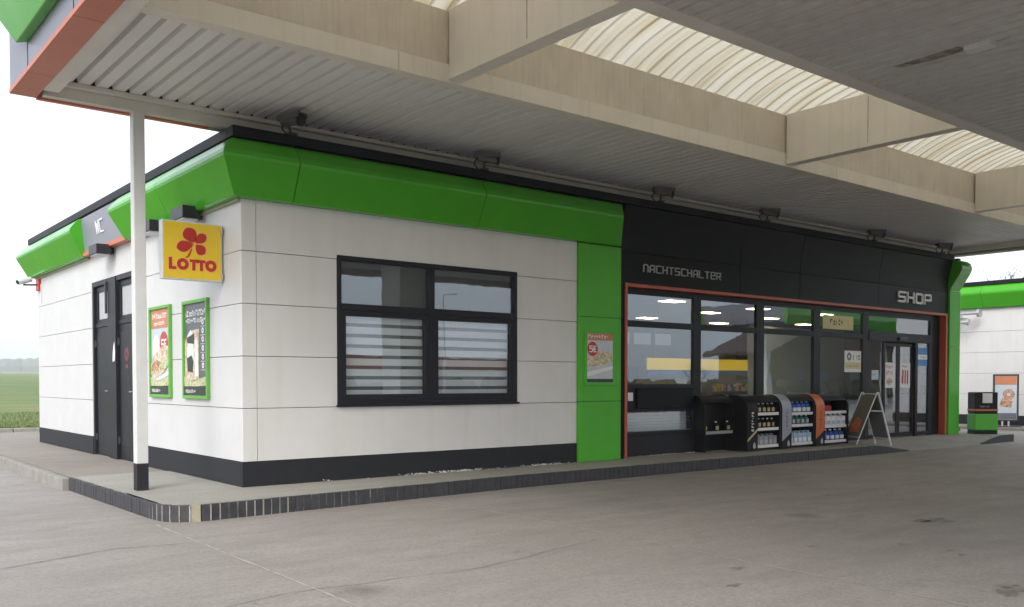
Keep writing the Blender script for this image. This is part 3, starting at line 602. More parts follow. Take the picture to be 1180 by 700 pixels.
# ---- office window
WN = MB(); f_ = front()
for a0, a1, b0, b1 in ((WX0, WX1, WZ0 + .03, WZ0 + .10), (WX0, WX1, WZ1 - .07, WZ1), (WX0, WX0 + .07, WZ0 + .1, WZ1 - .07), (WX1 - .07, WX1, WZ0 + .1, WZ1 - .07), (3.06, 3.16, WZ0 + .1, WZ1 - .07), (WX0 + .07, 3.06, 2.50, 2.60), (3.16, WX1 - .07, 2.50, 2.60)):
    WN.obox(f_, a0 + .0005, a1 - .0005, b0, b1, -.10, .012)
win = WN.build('window', 'frame', B, bevel=.006)
mb = MB(); mb.obox(f_, WX0 - .02, WX1 + .02, WZ0 - .005, WZ0 + .03, -.06, .05); mb.build('sill', 'frame', win, bevel=.004)
for a0, a1 in ((WX0 + .07, 3.06), (3.16, WX1 - .07)):
    mb = MB()
    for x0, x1, z0, z1 in ((a0, a1, WZ0 + .1, WZ0 + .18), (a0, a1, 2.42, 2.50), (a0, a0 + .075, WZ0 + .18, 2.42), (a1 - .075, a1, WZ0 + .18, 2.42)):
        mb.obox(f_, x0 + .001, x1 - .001, z0, z1, -.07, .004)
    mb.build('sash', 'frame', win, bevel=.005)
    mb = MB(); mb.obox(f_, a0 + .07, a1 - .07, WZ0 + .17, 2.43, -.045, -.035); mb.build('pane', 'glass_o', win)
    mb = MB(); mb.obox(f_, a0 - .005, a1 + .005, 2.595, WZ1 - .065, -.045, -.035); mb.build('pane', 'glass_o', win)
    # day-night blind: opaque bands between sheer ones, hung behind the sash
    mb = MB(); z = 2.43; 
    while z > WZ0 + .2:
        mb.obox(f_, a0 + .05, a1 - .05, z - .105, z, -.13, -.125); z -= .158
    bl = mb.build('blind', 'blind', win)
mb = MB(); mb.box(WX0 + .05, WX1 - .05, .150, .153, 1.2, 3.25); mb.build('sheer_blind', 'blind_dark', win)

# ---- shop front glazing (recessed 0.13)
Y0 = .13
SF = MB(); fs_ = front(Y0)
ml = [(7.49, 7.56), (9.57, 9.80), (11.66, 11.93), (13.83, 14.10), (15.95, 16.20)]
for a0, a1 in ml: SF.obox(fs_, a0, a1, .40, 3.235, -.08, .0)
SF.obox(fs_, 19.31, 19.42, 0.012, 3.235, -.08, 0)
for (a0, a1), (b0, b1) in zip(ml[:-1], ml[1:]):
    SF.obox(fs_, a1, b0, 3.12, 3.235, -.08, -.004); SF.obox(fs_, a1, b0, 2.50, 2.62, -.08, -.004); SF.obox(fs_, a1, b0, .40, .48, -.08, .012)
SF.obox(fs_, 16.20, 19.31, 3.09, 3.235, -.08, -.004); SF.obox(fs_, 16.20, 19.31, 2.47, 2.70, -.1, .02)
shopwin = SF.build('shop_window', 'frame', B, bevel=.006)
mb = MB(); mb.obox(fs_, 7.49, 16.22, .004, .398, -.08, -.01); mb.obox(fs_, 16.08, 16.20, .012, .40, -.08, 0); mb.build('plinth', 'plinth', B, bevel=.004)
mb = MB(); mb.box(19.42, 19.86, .15, .20, .01, 3.235); mb.build('black_fascia', 'black', B)
for (a0, a1), (b0, b1) in zip(ml[:-1], ml[1:]):
    mb = MB(); mb.obox(fs_, a1, b0, 2.62, 3.12, -.045, -.035); mb.build('pane', 'glass', shopwin)
    if a1 > 8:
        mb = MB(); mb.obox(fs_, a1, b0, .48, 2.50, -.045, -.035); mb.build('pane', 'glass', shopwin)
mb = MB(); mb.obox(fs_, 7.56, 9.57, 1.40, 2.50, -.045, -.035); mb.build('pane', 'glass', shopwin)
mb = MB(); mb.obox(fs_, 7.56, 9.57, .48, .86, -.045, -.035); mb.build('pane', 'glass', shopwin)
mb = MB(); mb.obox(fs_, 16.20, 19.31, 2.70, 3.09, -.045, -.035); mb.build('pane', 'glass', shopwin)
# night counter: dark board with drawer and intercom
NC = MB(); NC.obox(fs_, 7.56, 9.57, .86, 1.40, -.07, -.006); nc = NC.build('night_counter', 'frame', B, bevel=.004)
mb = MB(); mb.obox(fs_, 7.88, 9.53, .92, 1.33, -.006, .05); mb.build('drawer', 'black', nc, bevel=.012)
mb = MB(); mb.obox(fs_, 7.655, 7.79, 1.08, 1.24, -.006, .02); mb.build('intercom', 'plastic_w', nc, bevel=.008)
mb = MB(); z = .84
while z > .5: mb.obox(fs_, 7.6, 9.45, z - .055, z, -.10, -.095); z -= .06
mb.build('blind', 'blind', nc)
# entrance doors
ED = MB()
for a0, a1 in ((16.20, 16.26), (16.94, 17.03), (19.25, 19.31)): ED.obox(fs_, a0 + .0005, a1 - .0005, .012, 2.47, -.07, -.008)
ED.obox(fs_, 16.26, 16.94, .03, .12, -.07, -.008); ED.obox(fs_, 18.56, 18.68, .012, 2.47, -.07, -.008); ED.obox(fs_, 18.68, 19.25, .03, .12, -.07, -.008)
ed = ED.build('entrance_door', 'frame', B, bevel=.004)
mb = MB(); mb.obox(fs_, 16.26, 16.94, .12, 2.47, -.045, -.037); mb.build('pane', 'glass', ed)
mb = MB(); mb.obox(fs_, 18.68, 19.25, .12, 2.47, -.045, -.037); mb.build('pane', 'glass', ed)
for a0, a1 in ((17.035, 17.79), (17.80, 18.555)):
    mb = MB()
    for x0, x1, z0, z1 in ((a0, a0 + .08, .03, 2.44), (a1 - .08, a1, .03, 2.44), (a0 + .08, a1 - .08, .03, .13), (a0 + .08, a1 - .08, 2.36, 2.44)): mb.obox(fs_, x0, x1, z0, z1, -.11, -.075)
    lf = mb.build('door_leaf', 'frame', ed, bevel=.004)
    mb = MB(); mb.obox(fs_, a0 + .08, a1 - .08, .13, 2.36, -.097, -.089); mb.build('pane', 'glass', lf)
mb = MB(); mb.obox(fs_, 17.6, 18.0, 2.50, 2.60, .02, .07); mb.build('motion_sensor', 'darkmet', ed, bevel=.01)
# toilet doors in the side wall
fd = side(.06)
mb = MB(); mb.obox(fd, -7.56, -7.48, .0, 3.42, -.1, .05); mb.obox(fd, -6.44, -5.92, .0, 3.42, -.1, .065); mb.obox(fd, -4.90, -4.82, .0, 3.42, -.1, .05); mb.obox(fd, -7.48, -6.44, 3.33, 3.42, -.1, .05); mb.obox(fd, -5.92, -4.90, 3.33, 3.42, -.1, .05)
mb.build('door_surround', 'frame', B, bevel=.006)
wcd = []
for a0, a1 in ((-7.48, -6.44), (-5.92, -4.90)):
    mb = MB(); mb.obox(fd, a0 + .008, a1 - .008, .01, 2.52, -.05, .0); mb.obox(fd, a0 + .008, a1 - .008, 2.60, 2.68, -.05, -.005); mb.obox(fd, a0 + .008, a1 - .008, 3.22, 3.325, -.05, -.005)
    mb.obox(fd, a0 + .008, a0 + .13, 2.68, 3.22, -.05, -.005); mb.obox(fd, a1 - .13, a1 - .008, 2.68, 3.22, -.05, -.005); mb.obox(fd, a0 + .008, a1 - .008, 2.522, 2.598, -.05, .018)
    mb.obox(fd, a0 + .12, a1 - .12, .25, 2.38, 0, .012)
    dr = mb.build('toilet_door', 'frame', B, bevel=.006)
    mb = MB(); mb.obox(fd, a0 + .13, a1 - .13, 2.68, 3.22, -.04, -.03); mb.build('pane', 'letters', dr)  # opaque grey pane, its reflection put into the colour
    mb = MB(); mb.obox(fd, a1 - .12, a1 - .06, 1.16, 1.36, .0, .012); mb.tube(fd(a1 - .09, 1.27, .012), fd(a1 - .09, 1.27, .06), .011); mb.bar(fd(a1 - .09, 1.27, .06), fd(a1 - .22, 1.27, .06), .02); mb.build('handle', 'steel', dr)
    for z in (.35, 2.2):
        mb = MB(); mb.tube(fd(a0 + .02, z - .07, .02), fd(a0 + .02, z + .07, .02), .018); mb.obox(fd, a0 + .02, a0 + .07, z - .05, z + .05, 0, .018); mb.build('hinge', 'darkmet', dr)
    wcd.append(dr)
mb = MB(); mb.ring(fd, -5.41, 1.95, .04, .13, .012, .016); mb.obox(fd, -5.50, -5.32, 1.70, 1.76, .0125, .0165); mb.build('notice', 'notice_red', wcd[1])
mb = MB(); mb.poly(fd, [(-6.12, 1.82), (-5.99, 1.84), (-5.97, 2.02), (-6.0, 2.2), (-6.06, 2.12), (-6.11, 1.98)], .066, .069); mb.build('sticker', 'letters_w', B)
mb = MB(); mb.obox(fd, -6.50, -6.44, 2.75, 3.36, .066, .10); mb.build('door_closer', 'darkmet', B, bevel=.005)

# ================================================================== CANOPY
K_ = thing('forecourt_canopy', 'large cream steel canopy with ribbed soffit, deep girders and corrugated skylight strips over the forecourt', 'canopy', (-1.18, .56, 0))
KL = Vector((-1.18, .56, 0))
def kb(mb, name, mat, **kw):
    mb.v = [tuple(Vector(p) - KL) for p in mb.v]; return mb.build(name, mat, K_, **kw)
X0, X1, YB, YF = -2.65, 21.35, .69, -15.2
bays = [(-2.50, .42), (YF + .3, -5.80)]  # second bay kept solid out of view so its soffit stays darker
def soffit(y0, y1, z=5.2):
    mb = MB(); pr = [(0, 0), (.145, 0), (.155, .06), (.197, .06)]; p = .21; x = X0 + .50; L = []
    while x < X1 - .32:
        for dx, dz in pr: L.append((x + dx, z + dz))
        x += p
    k = len(L); mb.add([(a, y0, b_) for a, b_ in L] + [(a, y1, b_) for a, b_ in L], [(i, i + 1, k + i + 1, k + i) for i in range(k - 1)])
    kb(mb, 'soffit', 'soffit' if y1 > -3 else 'soffit_shaded_stained', recalc=False)
    mb = MB(); mb.box(X0 + .3, X1 - .3, y0 + .17, y1 - .17, z + .075, 6.0); kb(mb, 'roof_deck', 'beam')
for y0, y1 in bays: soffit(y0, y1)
# girders along X, with a lighter lower band that stands 3 cm proud
def girder(yface, sgn):
    y2 = yface + .16 * sgn
    ya, yb = sorted((yface, y2))
    mb = MB(); mb.box(X0 + .3, X1 - .3, ya, yb, 5.43, 6.10); g = kb(mb, 'girder', 'cream_dirty', bevel=.006)
    ya, yb = sorted((yface - .03 * sgn, y2))
    mb = MB(); x = X0 + .3
    for xe in (.95, 4.1, 7.25, 10.4, 13.55, 16.7, 19.0, X1 - .3): mb.box(x + .003, xe - .003, ya, yb, 5.198, 5.428); x = xe
    kb(mb, 'girder_flange', 'cream', bevel=.006)
girder(-2.50, 1)
for yc in (-5.70,):
    mb = MB(); mb.box(X0 + .3, X1 - .3, yc - .11, yc + .11, 5.19, 6.10); kb(mb, 'girder', 'beam', bevel=.006)
# thin dark strip along girder two, painting the shadow at the gap
mb = MB(); mb.box(X0 + .5, X1 - .3, -5.85, -5.812, 5.235, 5.26); kb(mb, 'shade_strip', 'darkmet')
for xc in (1.68, 8.83, 15.95):
    for ya, yb in ((-5.588, -2.532),):
        mb = MB(); mb.box(xc, xc + .22, ya, yb, 5.24, 6.10); kb(mb, 'cross_beam', 'cream', bevel=.006)
        mb = MB(); ym = (ya + yb) / 2; mb.box(xc - .004, xc + .224, ym - .004, ym + .004, 5.3, 6.05); kb(mb, 'splice', 'rust')
# barrel skylights
def skylight(ya, yb, xa, xb):
    rr = random.Random(int(xa * 10)); cnt = round((xb - xa) / .262); pt = (xb - xa) / cnt; L = []
    for q_ in range(cnt):
        for dx, dz in ((0, 0), (.17, 0), (.185, -.022), (.21, -.022), (.225, 0)): L.append((xa + q_ * pt + dx, dz))
    L.append((xb, 0)); n_ = 14; vs = []; hgt = .42; span = yb - ya; rad = (hgt * hgt + span * span / 4) / (2 * hgt); a0 = math.asin(span / 2 / rad)
    for j in range(n_ + 1):
        t = -a0 + 2 * a0 * j / n_
        for (x_, dz) in L:
            r_ = rad + dz; vs.append((x_, (ya + yb) / 2 + r_ * math.sin(t), 6.105 + hgt - rad + r_ * math.cos(t)))
    k = len(L); fs = [(j * k + i, j * k + i + 1, (j + 1) * k + i + 1, (j + 1) * k + i) for j in range(n_) for i in range(k - 1)]
    mb = MB(); mb.add(vs, fs); kb(mb, 'skylight', 'skylight', recalc=False, smooth=False)
cuts = [X0 + .32, 1.78, 8.93, 16.05, X1 - .32]
for ya, yb in ((-5.72, -2.40),):
    for i in range(4): skylight(ya, yb, cuts[i] - .03, cuts[i + 1] + .0)
# back edge beam: stepped channel
mb = MB(); mb.box(X0 + .34, X1 - .34, .50, .62, 5.0, 5.14); kb(mb, 'edge_beam', 'beam', bevel=.005)
mb = MB(); mb.box(X0 + .34, X1 - .34, .40, .60, 5.142, 5.197); kb(mb, 'edge_beam', 'beam', bevel=.005)
mb = MB(); mb.box(X0 + .34, X1 - .34, .45, .60, 5.2, 5.9); kb(mb, 'shade_strip', 'rubber')  # black sheet standing in for the shade behind the rib ends
# fascia boxes on the four sides
mb = MB(); mb.box(X0, X0 + .04, YF, YB, 5.055, 6.75); kb(mb, 'fascia', 'fascia_grey')
mb = MB(); mb.box(X1 - .04, X1, YF, YB, 5.055, 6.75); kb(mb, 'fascia', 'fascia_grey')
mb = MB(); mb.box(X0 + .04, X1 - .04, YB - .04, YB, 5.055, 6.75); kb(mb, 'fascia', 'fascia_grey')
mb = MB(); mb.box(X0 + .04, X1 - .04, YF, YF + .04, 5.055, 6.75); kb(mb, 'fascia', 'fascia_grey')
y = YB; cu = [YB, -.33, -2.4, -5.0, -7.6, -10.2, -12.8, YF]
mb = MB()
for i in range(7): mb.box(X0 - .012, X0 + .285, cu[i + 1] + .003, cu[i] - .003, 4.995, 5.05)
kb(mb, 'red_trim', 'redsoft', bevel=.004)
mb = MB(); mb.box(X0 + .287, X0 + .49, YF + .3, .40, 5.03, 5.24); kb(mb, 'inner_trim', 'beam', bevel=.004)
mb = MB(); mb.box(X0 + .287, -.2, .622, YB + .01, 4.975, 5.05); kb(mb, 'red_trim', 'pink' if False else 'redsoft', bevel=.003)
mb = MB(); mb.box(-.2, X1 - .29, .622, YB + .01, 4.975, 5.05); kb(mb, 'trim', 'green_grey', bevel=.003)
mb = MB(); mb.box(X1 - .34, X1 + .01, YF, YB, 4.99, 5.05); kb(mb, 'trim', 'green_grey', bevel=.004)
mb = MB(); mb.box(X0 + .29, X1 - .34, YF - .01, YF + .3, 4.995, 5.05); kb(mb, 'red_trim', 'redsoft', bevel=.004)
mb = MB(); mb.box(X1 - .49, X1 - .342, YF + .3, .40, 5.06, 5.24); kb(mb, 'inner_trim', 'beam', bevel=.004)
# fascia panel seams and green band of the canopy
PR2 = [(0, 5.33), (.10, 5.33), (.34, 5.78), (.36, 5.86), (.36, 6.0), (.24, 6.35), (.1, 6.42), (0, 6.42)]
for s0, s1, e0, e1 in ((-4.98, -.33, 0, 1.0), (-9.98, -5.0, 0, 0), (-14.5, -10.0, -1.0, 0)):
    mb = MB(); bulge(mb, 'y', s0, s1, e0, e1, base=X0, pr=PR2); kb(mb, 'green_fascia', 'green', bevel=.008)
mb = MB()
for yy in cu[1:-1]: mb.box(X0 - .004, X0 - .0005, yy - .008, yy + .008, 5.06, 5.33)
kb(mb, 'fascia_seam', 'rubber')
for s0, s1, e0, e1 in ((-2.1, 5, -1, 0), (5.02, 13, 0, 0), (13.02, 20.8, 0, 1)):
    mb = MB(); bulge(mb, 'x', s0, s1, e0, e1, base=YF, pr=PR2); kb(mb, 'green_fascia', 'green', bevel=.008)
# posts
def post(px, py, w_=.15, top=5.0):
    mb = MB(); mb.box(px - w_ / 2, px + w_ / 2, py - w_ / 2, py + w_ / 2, .36 if w_ < .5 else .3, top); p = kb(mb, 'post', 'post', bevel=.008)
    mb = MB(); d = .002; mb.box(px - w_ / 2 - d, px + w_ / 2 + d, py - w_ / 2 - d, py + w_ / 2 + d, 0.0 if w_ < .5 else GZ, .359 if w_ < .5 else .299); mb2 = kb(mb, 'post_base', 'plinth', bevel=.008)
post(-1.18, .56)
post(8.35, -9.0, .95, 5.19)
post(18.6, -12.35, .3, 5.19)
# stained recessed lamp in the soffit
mb = MB(); mb.box(5.44, 5.62, -7.45, -7.16, 5.14, 5.21); kb(mb, 'soffit_lamp', 'post', bevel=.012)
mb = MB(); mb.poly(FR((0, 0, 5.196), (1, 0, 0), (0, 1, 0)), [(5.40, -7.12), (5.60, -7.14), (5.62, -6.75), (5.57, -6.38), (5.47, -6.33), (5.44, -6.7)], 0, .003); kb(mb, 'stain', 'rust')

# ================================================================== THINGS ON THE BUILDING
# LOTTO sign (projects from the side wall, faces the forecourt)
L_ = thing('lottery_sign', 'yellow square sign with red clover and the word LOTTO projecting from the side wall', 'sign', (0, .60, 2.85))
fl = FR((-.86, 0, 0), (1, 0, 0), (0, 0, 1))
mb = MB(); mb.obox(fl, 0, .83, .0, .80, -.13, -.002); mb.build('case', 'pale', L_, bevel=.006)
mb = MB(); mb.obox(fl, .018, .812, .018, .782, -.13, .004); mb.build('face', 'yellow', L_, bevel=.002)
def leaf(mb, ang, r, c, wd, c0, c1, ca=.44, cb=.50):
    P = []; n_ = 16
    for i in range(n_ + 1):
        t = i / n_; rr_ = r * t; ww = wd * .92 * math.sin(math.pi * t ** 1.35) ** .62 if 0 < t < 1 else 0; P.append((rr_, ww))
    pts_ = [(a, b_) for a, b_ in P] + [(a, -b_) for a, b_ in P[::-1][1:-1]]
    cs, sn = math.cos(ang), math.sin(ang)
    mb.poly(fl, [(ca + (a + c) * cs - b_ * sn, cb + (a + c) * sn + b_ * cs) for a, b_ in pts_], c0, c1)
LV = [(R(118), .22, .105), (R(42), .19, .07), (R(196), .24, .082), (R(-42), .17, .078)]
mb = MB()
for a, r_, wd in LV: leaf(mb, a, r_ + .03, .006, wd + .014, .002, .007)
mb.build('clover_outline', 'pink', L_)
mb = MB()
for a, r_, wd in LV: leaf(mb, a, r_, .018, wd, .002, .011)
mb.poly(fl, [(.405, .425), (.395, .43), (.345, .335), (.305, .305), (.33, .30), (.37, .335)], .002, .011)
mb.build('clover', 'yred', L_)
def lotto(mb, g, c1):
    y0_, y1_ = .135, .285; t = .042
    mb.obox(fl, .085 - g, .085 + t + g, y0_ - g, y1_ + .01 + g, .002, c1); mb.obox(fl, .085 + t + g, .185 + g, y0_ - g, y0_ + .038 + g, .002, c1)
    for cx_ in (.275, .665): mb.ring(fl, cx_, .212, .032 - g * .6, .080 + g, .002, c1)
    for cx_ in (.425, .530):
        mb.obox(fl, cx_ - .056 - g, cx_ + .056 + g, y1_ - .038 - g, y1_ + g, .002, c1); mb.obox(fl, cx_ - .021 - g, cx_ + .021 + g, y0_ - g, y1_ - .038 - g, .002, c1)
mb = MB(); lotto(mb, .010, .007); mb.build('lettering_outline', 'pink', L_)
mb = MB(); lotto(mb, 0, .011); mb.build('lettering', 'yred', L_)
for z in (.08, .71):
    mb = MB(); mb.tube((-.03, .06, z), (-.002, .06, z), .035, k=14); mb.bar((-.03, .06, z), (-.06, .06, z), .03); mb.box(-.05, -.028, -.03, .10, z - .035, z + .035); mb.build('bracket', 'steel', L_, bevel=.003)

# framed posters
def poster(y1, y0, z0, z1, label, kind):
    P = thing('framed_poster', label, 'poster', (0, y1, z0), 0, 'posters in green frames on the side wall')
    W, H = y1 - y0, z1 - z0; fr = FR((0, 0, 0), (0, -1, 0), (0, 0, 1)); t = .05
    mb = MB()
    for a0, a1, b0, b1 in ((0, W, 0, t), (0, W, H - t, H), (0, t, t, H - t), (W - t, W, t, H - t)): mb.obox(fr, a0, a1, b0, b1, .0, .055)
    mb.build('frame', 'poster_frame', P, bevel=.005)
    mb = MB(); mb.obox(fr, t, W - t, t, H - t, 0, .02); mb.build('sheet', 'lblue' if kind == 0 else 'pgrey', P)
    e0, e1 = .021, .024; w0, w1 = t + .002, W - t - .002
    def q(name, mat, fn, c=0):
        mb = MB(); fn(mb, e0 + c * .003, e1 + c * .003); mb.build(name, mat, P)
    if kind == 0:
        q('header', 'orange', lambda m_, a, b_: m_.obox(fr, w0, w1, H - .36, H - t - .002, a, b_))
        q('caption', 'letters_w', lambda m_, a, b_: (scrawl(m_, fr, w0 + .08, w1 - .15, H - .2, H - .12, a, b_, 4), scrawl(m_, fr, w0 + .16, w1 - .25, H - .31, H - .25, a, b_, 9)), 1)
        q('price_disc', 'signred', lambda m_, a, b_: m_.ring(fr, W * .66, H - .62, .001, .20, a, b_))
        q('price', 'letters_w', lambda m_, a, b_: text(m_, fr, '5€', W * .56, W * .78, H - .72, H - .56, .028, a, b_), 1)
        q('plate', 'paper', lambda m_, a, b_: m_.ring(fr, W * .30, H - .72, .001, .17, a, b_, sb=1.5))
        q('bread', 'tan', lambda m_, a, b_: m_.poly(fr, [(w0, .38), (w0 + .2, .30), (w1 - .25, .42), (w1, .62), (w1, .83), (w1 - .3, .86), (w0 + .15, .70), (w0, .56)], a, b_), 2)
        q('filling', 'salad', lambda m_, a, b_: m_.poly(fr, [(w0 + .30, .46), (w1 - .20, .46), (w1, .56), (w1, .68), (w1 - .18, .70), (w0 + .5, .58)], a, b_), 3)
        q('sausage', 'meat', lambda m_, a, b_: m_.poly(fr, [(w0, .44), (w0 + .3, .44), (w0 + .48, .58), (w0 + .3, .62), (w0, .52)], a, b_), 4)
        q('tray', 'paper', lambda m_, a, b_: m_.poly(fr, [(w0 + .3, .27), (w1, .38), (w1, .44), (w0 + .2, .31)], a, b_), 1)
    else:
        q('caption', 'letters_w', lambda m_, a, b_: (scrawl(m_, fr, w0 + .06, w1 - .06, H - .24, H - .15, a, b_, 14), scrawl(m_, fr, w0 + .06, w1 - .06, H - .34, H - .27, a, b_, 19)), 1)
        q('backdrop', 'tan', lambda m_, a, b_: m_.poly(fr, [(w0, .26), (w1 - .36, .30), (w1 - .34, H - .44), (w0 + .22, H - .46), (w0, H - .6)], a, b_))
        q('bottle_picture', 'paper', lambda m_, a, b_: (m_.poly(fr, [(w0 + .08, .5), (w0 + .38, .42), (w0 + .36, .95), (w0 + .26, 1.05), (w0 + .14, .98)], a, b_), m_.poly(fr, [(w0 + .42, .34), (w0 + .56, .34), (w0 + .56, H - .62), (w0 + .46, H - .58)], a, b_)), 1)
        q('dark_picture', 'pdark', lambda m_, a, b_: (m_.poly(fr, [(w0 + .1, H - .56), (w0 + .42, H - .50), (w0 + .40, H - .66), (w0 + .12, H - .64)], a, b_), m_.poly(fr, [(w0 + .12, .42), (w0 + .34, .4), (w0 + .38, .56), (w0 + .3, .66), (w0 + .1, .62)], a, b_)), 2)
        def ic(m_, a, b_):
            for i in range(6): m_.ring(fr, w1 - .17, .50 + i * .13, .02, .045, a, b_, k=10); scrawl(m_, fr, w1 - .26, w1 - .08, .425 + i * .13, .44 + i * .13, a, b_, i)
        q('icons', 'letters_w', ic, 1)
    q('green_band', 'salad', lambda m_, a, b_: m_.poly(fr, [(w0, .17), (w1, .20), (w1, .34), (w0 + .4, .27), (w0, .34)], a, b_), 5)
    q('footer', 'pdark', lambda m_, a, b_: m_.obox(fr, w0, w1, t + .002, .19, a, b_), 6)
    q('footer_print', 'letters_w', lambda m_, a, b_: scrawl(m_, fr, w0 + .08, w0 + .5, .09, .14, a, b_, 31), 7)
poster(3.83, 2.80, 1.19, 2.69, 'green framed poster with orange header and a 5 euro snack offer, nearer the white post', 0)
poster(2.21, 1.17, 1.19, 2.68, 'green framed dark grey poster of tall pale bottles, nearer the building corner', 1)
# poster on the green pilaster
P = thing('pilaster_poster', 'small poster of a filled roll with red price disc set in the green pilaster', 'poster', (6.34, -.062, 1.38)); fr = FR((0, 0, 0), (1, 0, 0), (0, 0, 1))
mb = MB()
for a0, a1, b0, b1 in ((0, .78, 0, .055), (0, .78, .945, 1.0), (0, .06, .055, .945), (.72, .78, .055, .945)): mb.obox(fr, a0, a1, b0, b1, 0, .02)
mb.build('frame', 'green_low', P, bevel=.004)
mb = MB(); mb.obox(fr, .06, .72, .055, .945, 0, .006); mb.build('sheet', 'lblue', P)
for nm, mt, fn, c in (('header', 'orange', lambda m_, a, b_: m_.obox(fr, .062, .718, .82, .943, a, b_), 0), ('caption', 'letters_w', lambda m_, a, b_: scrawl(m_, fr, .09, .6, .85, .92, a, b_, 3), 1),
        ('bread', 'tan', lambda m_, a, b_: m_.poly(fr, [(.062, .34), (.4, .36), (.718, .44), (.718, .6), (.4, .62), (.062, .5)], a, b_), 0), ('filling', 'salad', lambda m_, a, b_: m_.poly(fr, [(.2, .42), (.5, .40), (.718, .48), (.718, .53), (.3, .50)], a, b_), 1),
        ('price_disc', 'signred', lambda m_, a, b_: m_.ring(fr, .20, .66, .001, .13, a, b_), 2), ('price', 'letters_w', lambda m_, a, b_: text(m_, fr, '5€', .13, .28, .61, .71, .02, a, b_), 3),
        ('tray', 'paper', lambda m_, a, b_: m_.poly(fr, [(.062, .16), (.718, .30), (.718, .36), (.062, .24)], a, b_), 0), ('footer', 'pdark', lambda m_, a, b_: m_.obox(fr, .062, .718, .057, .12, a, b_), 1)):
    mb = MB(); fn(mb, .007 + c * .002, .0085 + c * .002); mb.build(nm, mt, P)

# box lamps under the side fascia
lamps = []
for i, (yy, lb) in enumerate(((6.05, 'black box wall light above the left toilet door, below the WC panel'), (3.0, 'black box wall light partly hidden between the white post and the yellow sign'), (1.5, 'black box wall light just above the yellow sign, nearest the building corner'))):
    if i == 0:
        t = thing('wall_lamp', lb, 'wall light', (0, yy, 3.78), 0, 'box wall lights on the side wall')
        mb = MB(); mb.box(-.36, -.10, -.26, .26, .02, .20); mb.build('housing', 'grill', t, bevel=.01)
        mb = MB(); mb.box(-.10, -.002, -.08, .08, .05, .16); mb.build('bracket', 'darkmet', t)
        mb = MB(); mb.box(-.34, -.12, -.23, .23, .005, .019); mb.build('lens', 'pale', t)
        proto = t
    else: t = copy_tree(proto); t.location = (0, yy, 3.80); t['label'] = lb
# security cameras on the coping
cams = [(.62, 200), (4.0, 250), (8.2, 258), (11.55, 262), (15.85, 262), (19.25, 262)]
lbs = ['round faced security camera on the roof edge nearest the building corner, pointing towards the viewer', 'grey security camera on the roof edge above the large office window', 'grey security camera on the roof edge above the NACHTSCHALTER lettering',
       'grey security camera on the black roof edge, fourth from the building corner', 'grey security camera on the black roof edge between the middle panes and SHOP', 'security camera at the far end of the roof edge above the right green pilaster']
for i, (x, az) in enumerate(cams):
    if i == 0:
        t = proto = thing('security_camera', lbs[0], 'security camera', (x, -.20, 4.86), 0, 'security cameras along the roof edge')
        mb = MB(); mb.box(-.05, .05, -.02, .08, 0, .02); mb.tube((0, .02, .02), (0, .0, .10), .016); mb.tube((0, 0, .10), (.03, -.02, .11), .018); mb.build('mount', 'darkmet', t)
        mb = MB(); mb.tube((-.09, .0, .155), (.15, -.0, .125), .052, .052, 16); mb.build('body', 'camgrey', t, bevel=.006)
        mb = MB(); mb.box(-.12, .20, -.062, .062, .195, .205); mb.box(-.12, .20, -.066, -.058, .15, .2); mb.box(-.12, .20, .058, .066, .15, .2); o_ = mb.build('hood', 'camgrey', t, bevel=.003)
        mb = MB(); mb.tube((.150, 0, .125), (.185, 0, .121), .056, .062, 16); mb.build('lens', 'rubber', t)
        mb = MB(); mb.tube((-.09, .0, .15), (-.13, .03, .08), .008); mb.tube((-.13, .03, .08), (-.06, .06, .01), .008); mb.build('cable', 'rubber', t)
    else:
        t = copy_tree(proto); t.location = (x, -.20, 4.86); t['label'] = lbs[i]
    t.rotation_euler = (0, 0, R(-70) if i == 0 else R(-32)); t.scale = (1.3, 1.3, 1.3)
# camera on the far left corner
t = thing('corner_camera', 'pale security camera on a dark arm with red mounting box at the far left corner', 'security camera', (0, 12.15, 3.76))
mb = MB(); mb.box(-.06, -.002, -.14, .14, -.14, .14); mb.build('mounting_box', 'plastic_r', t, bevel=.01)
mb = MB(); mb.bar((-.06, 0, 0), (-.34, .08, -.01), .04); mb.build('arm', 'darkmet', t)
mb = MB(); mb.tube((-.16, .12, .14), (-.46, .04, .04), .065, .065, 16); mb.bar((-.32, .08, 0), (-.33, .08, .07), .04); mb.build('body', 'pale', t, bevel=.01)
mb = MB(); mb.tube((-.46, .04, .04), (-.475, .035, .033), .055, .055, 16); mb.build('lens', 'rubber', t)
mb = MB(); mb.tube((-.012, -.2, -.45), (-.012, -.2, 0), .012); mb.build('cable', 'pale', t)

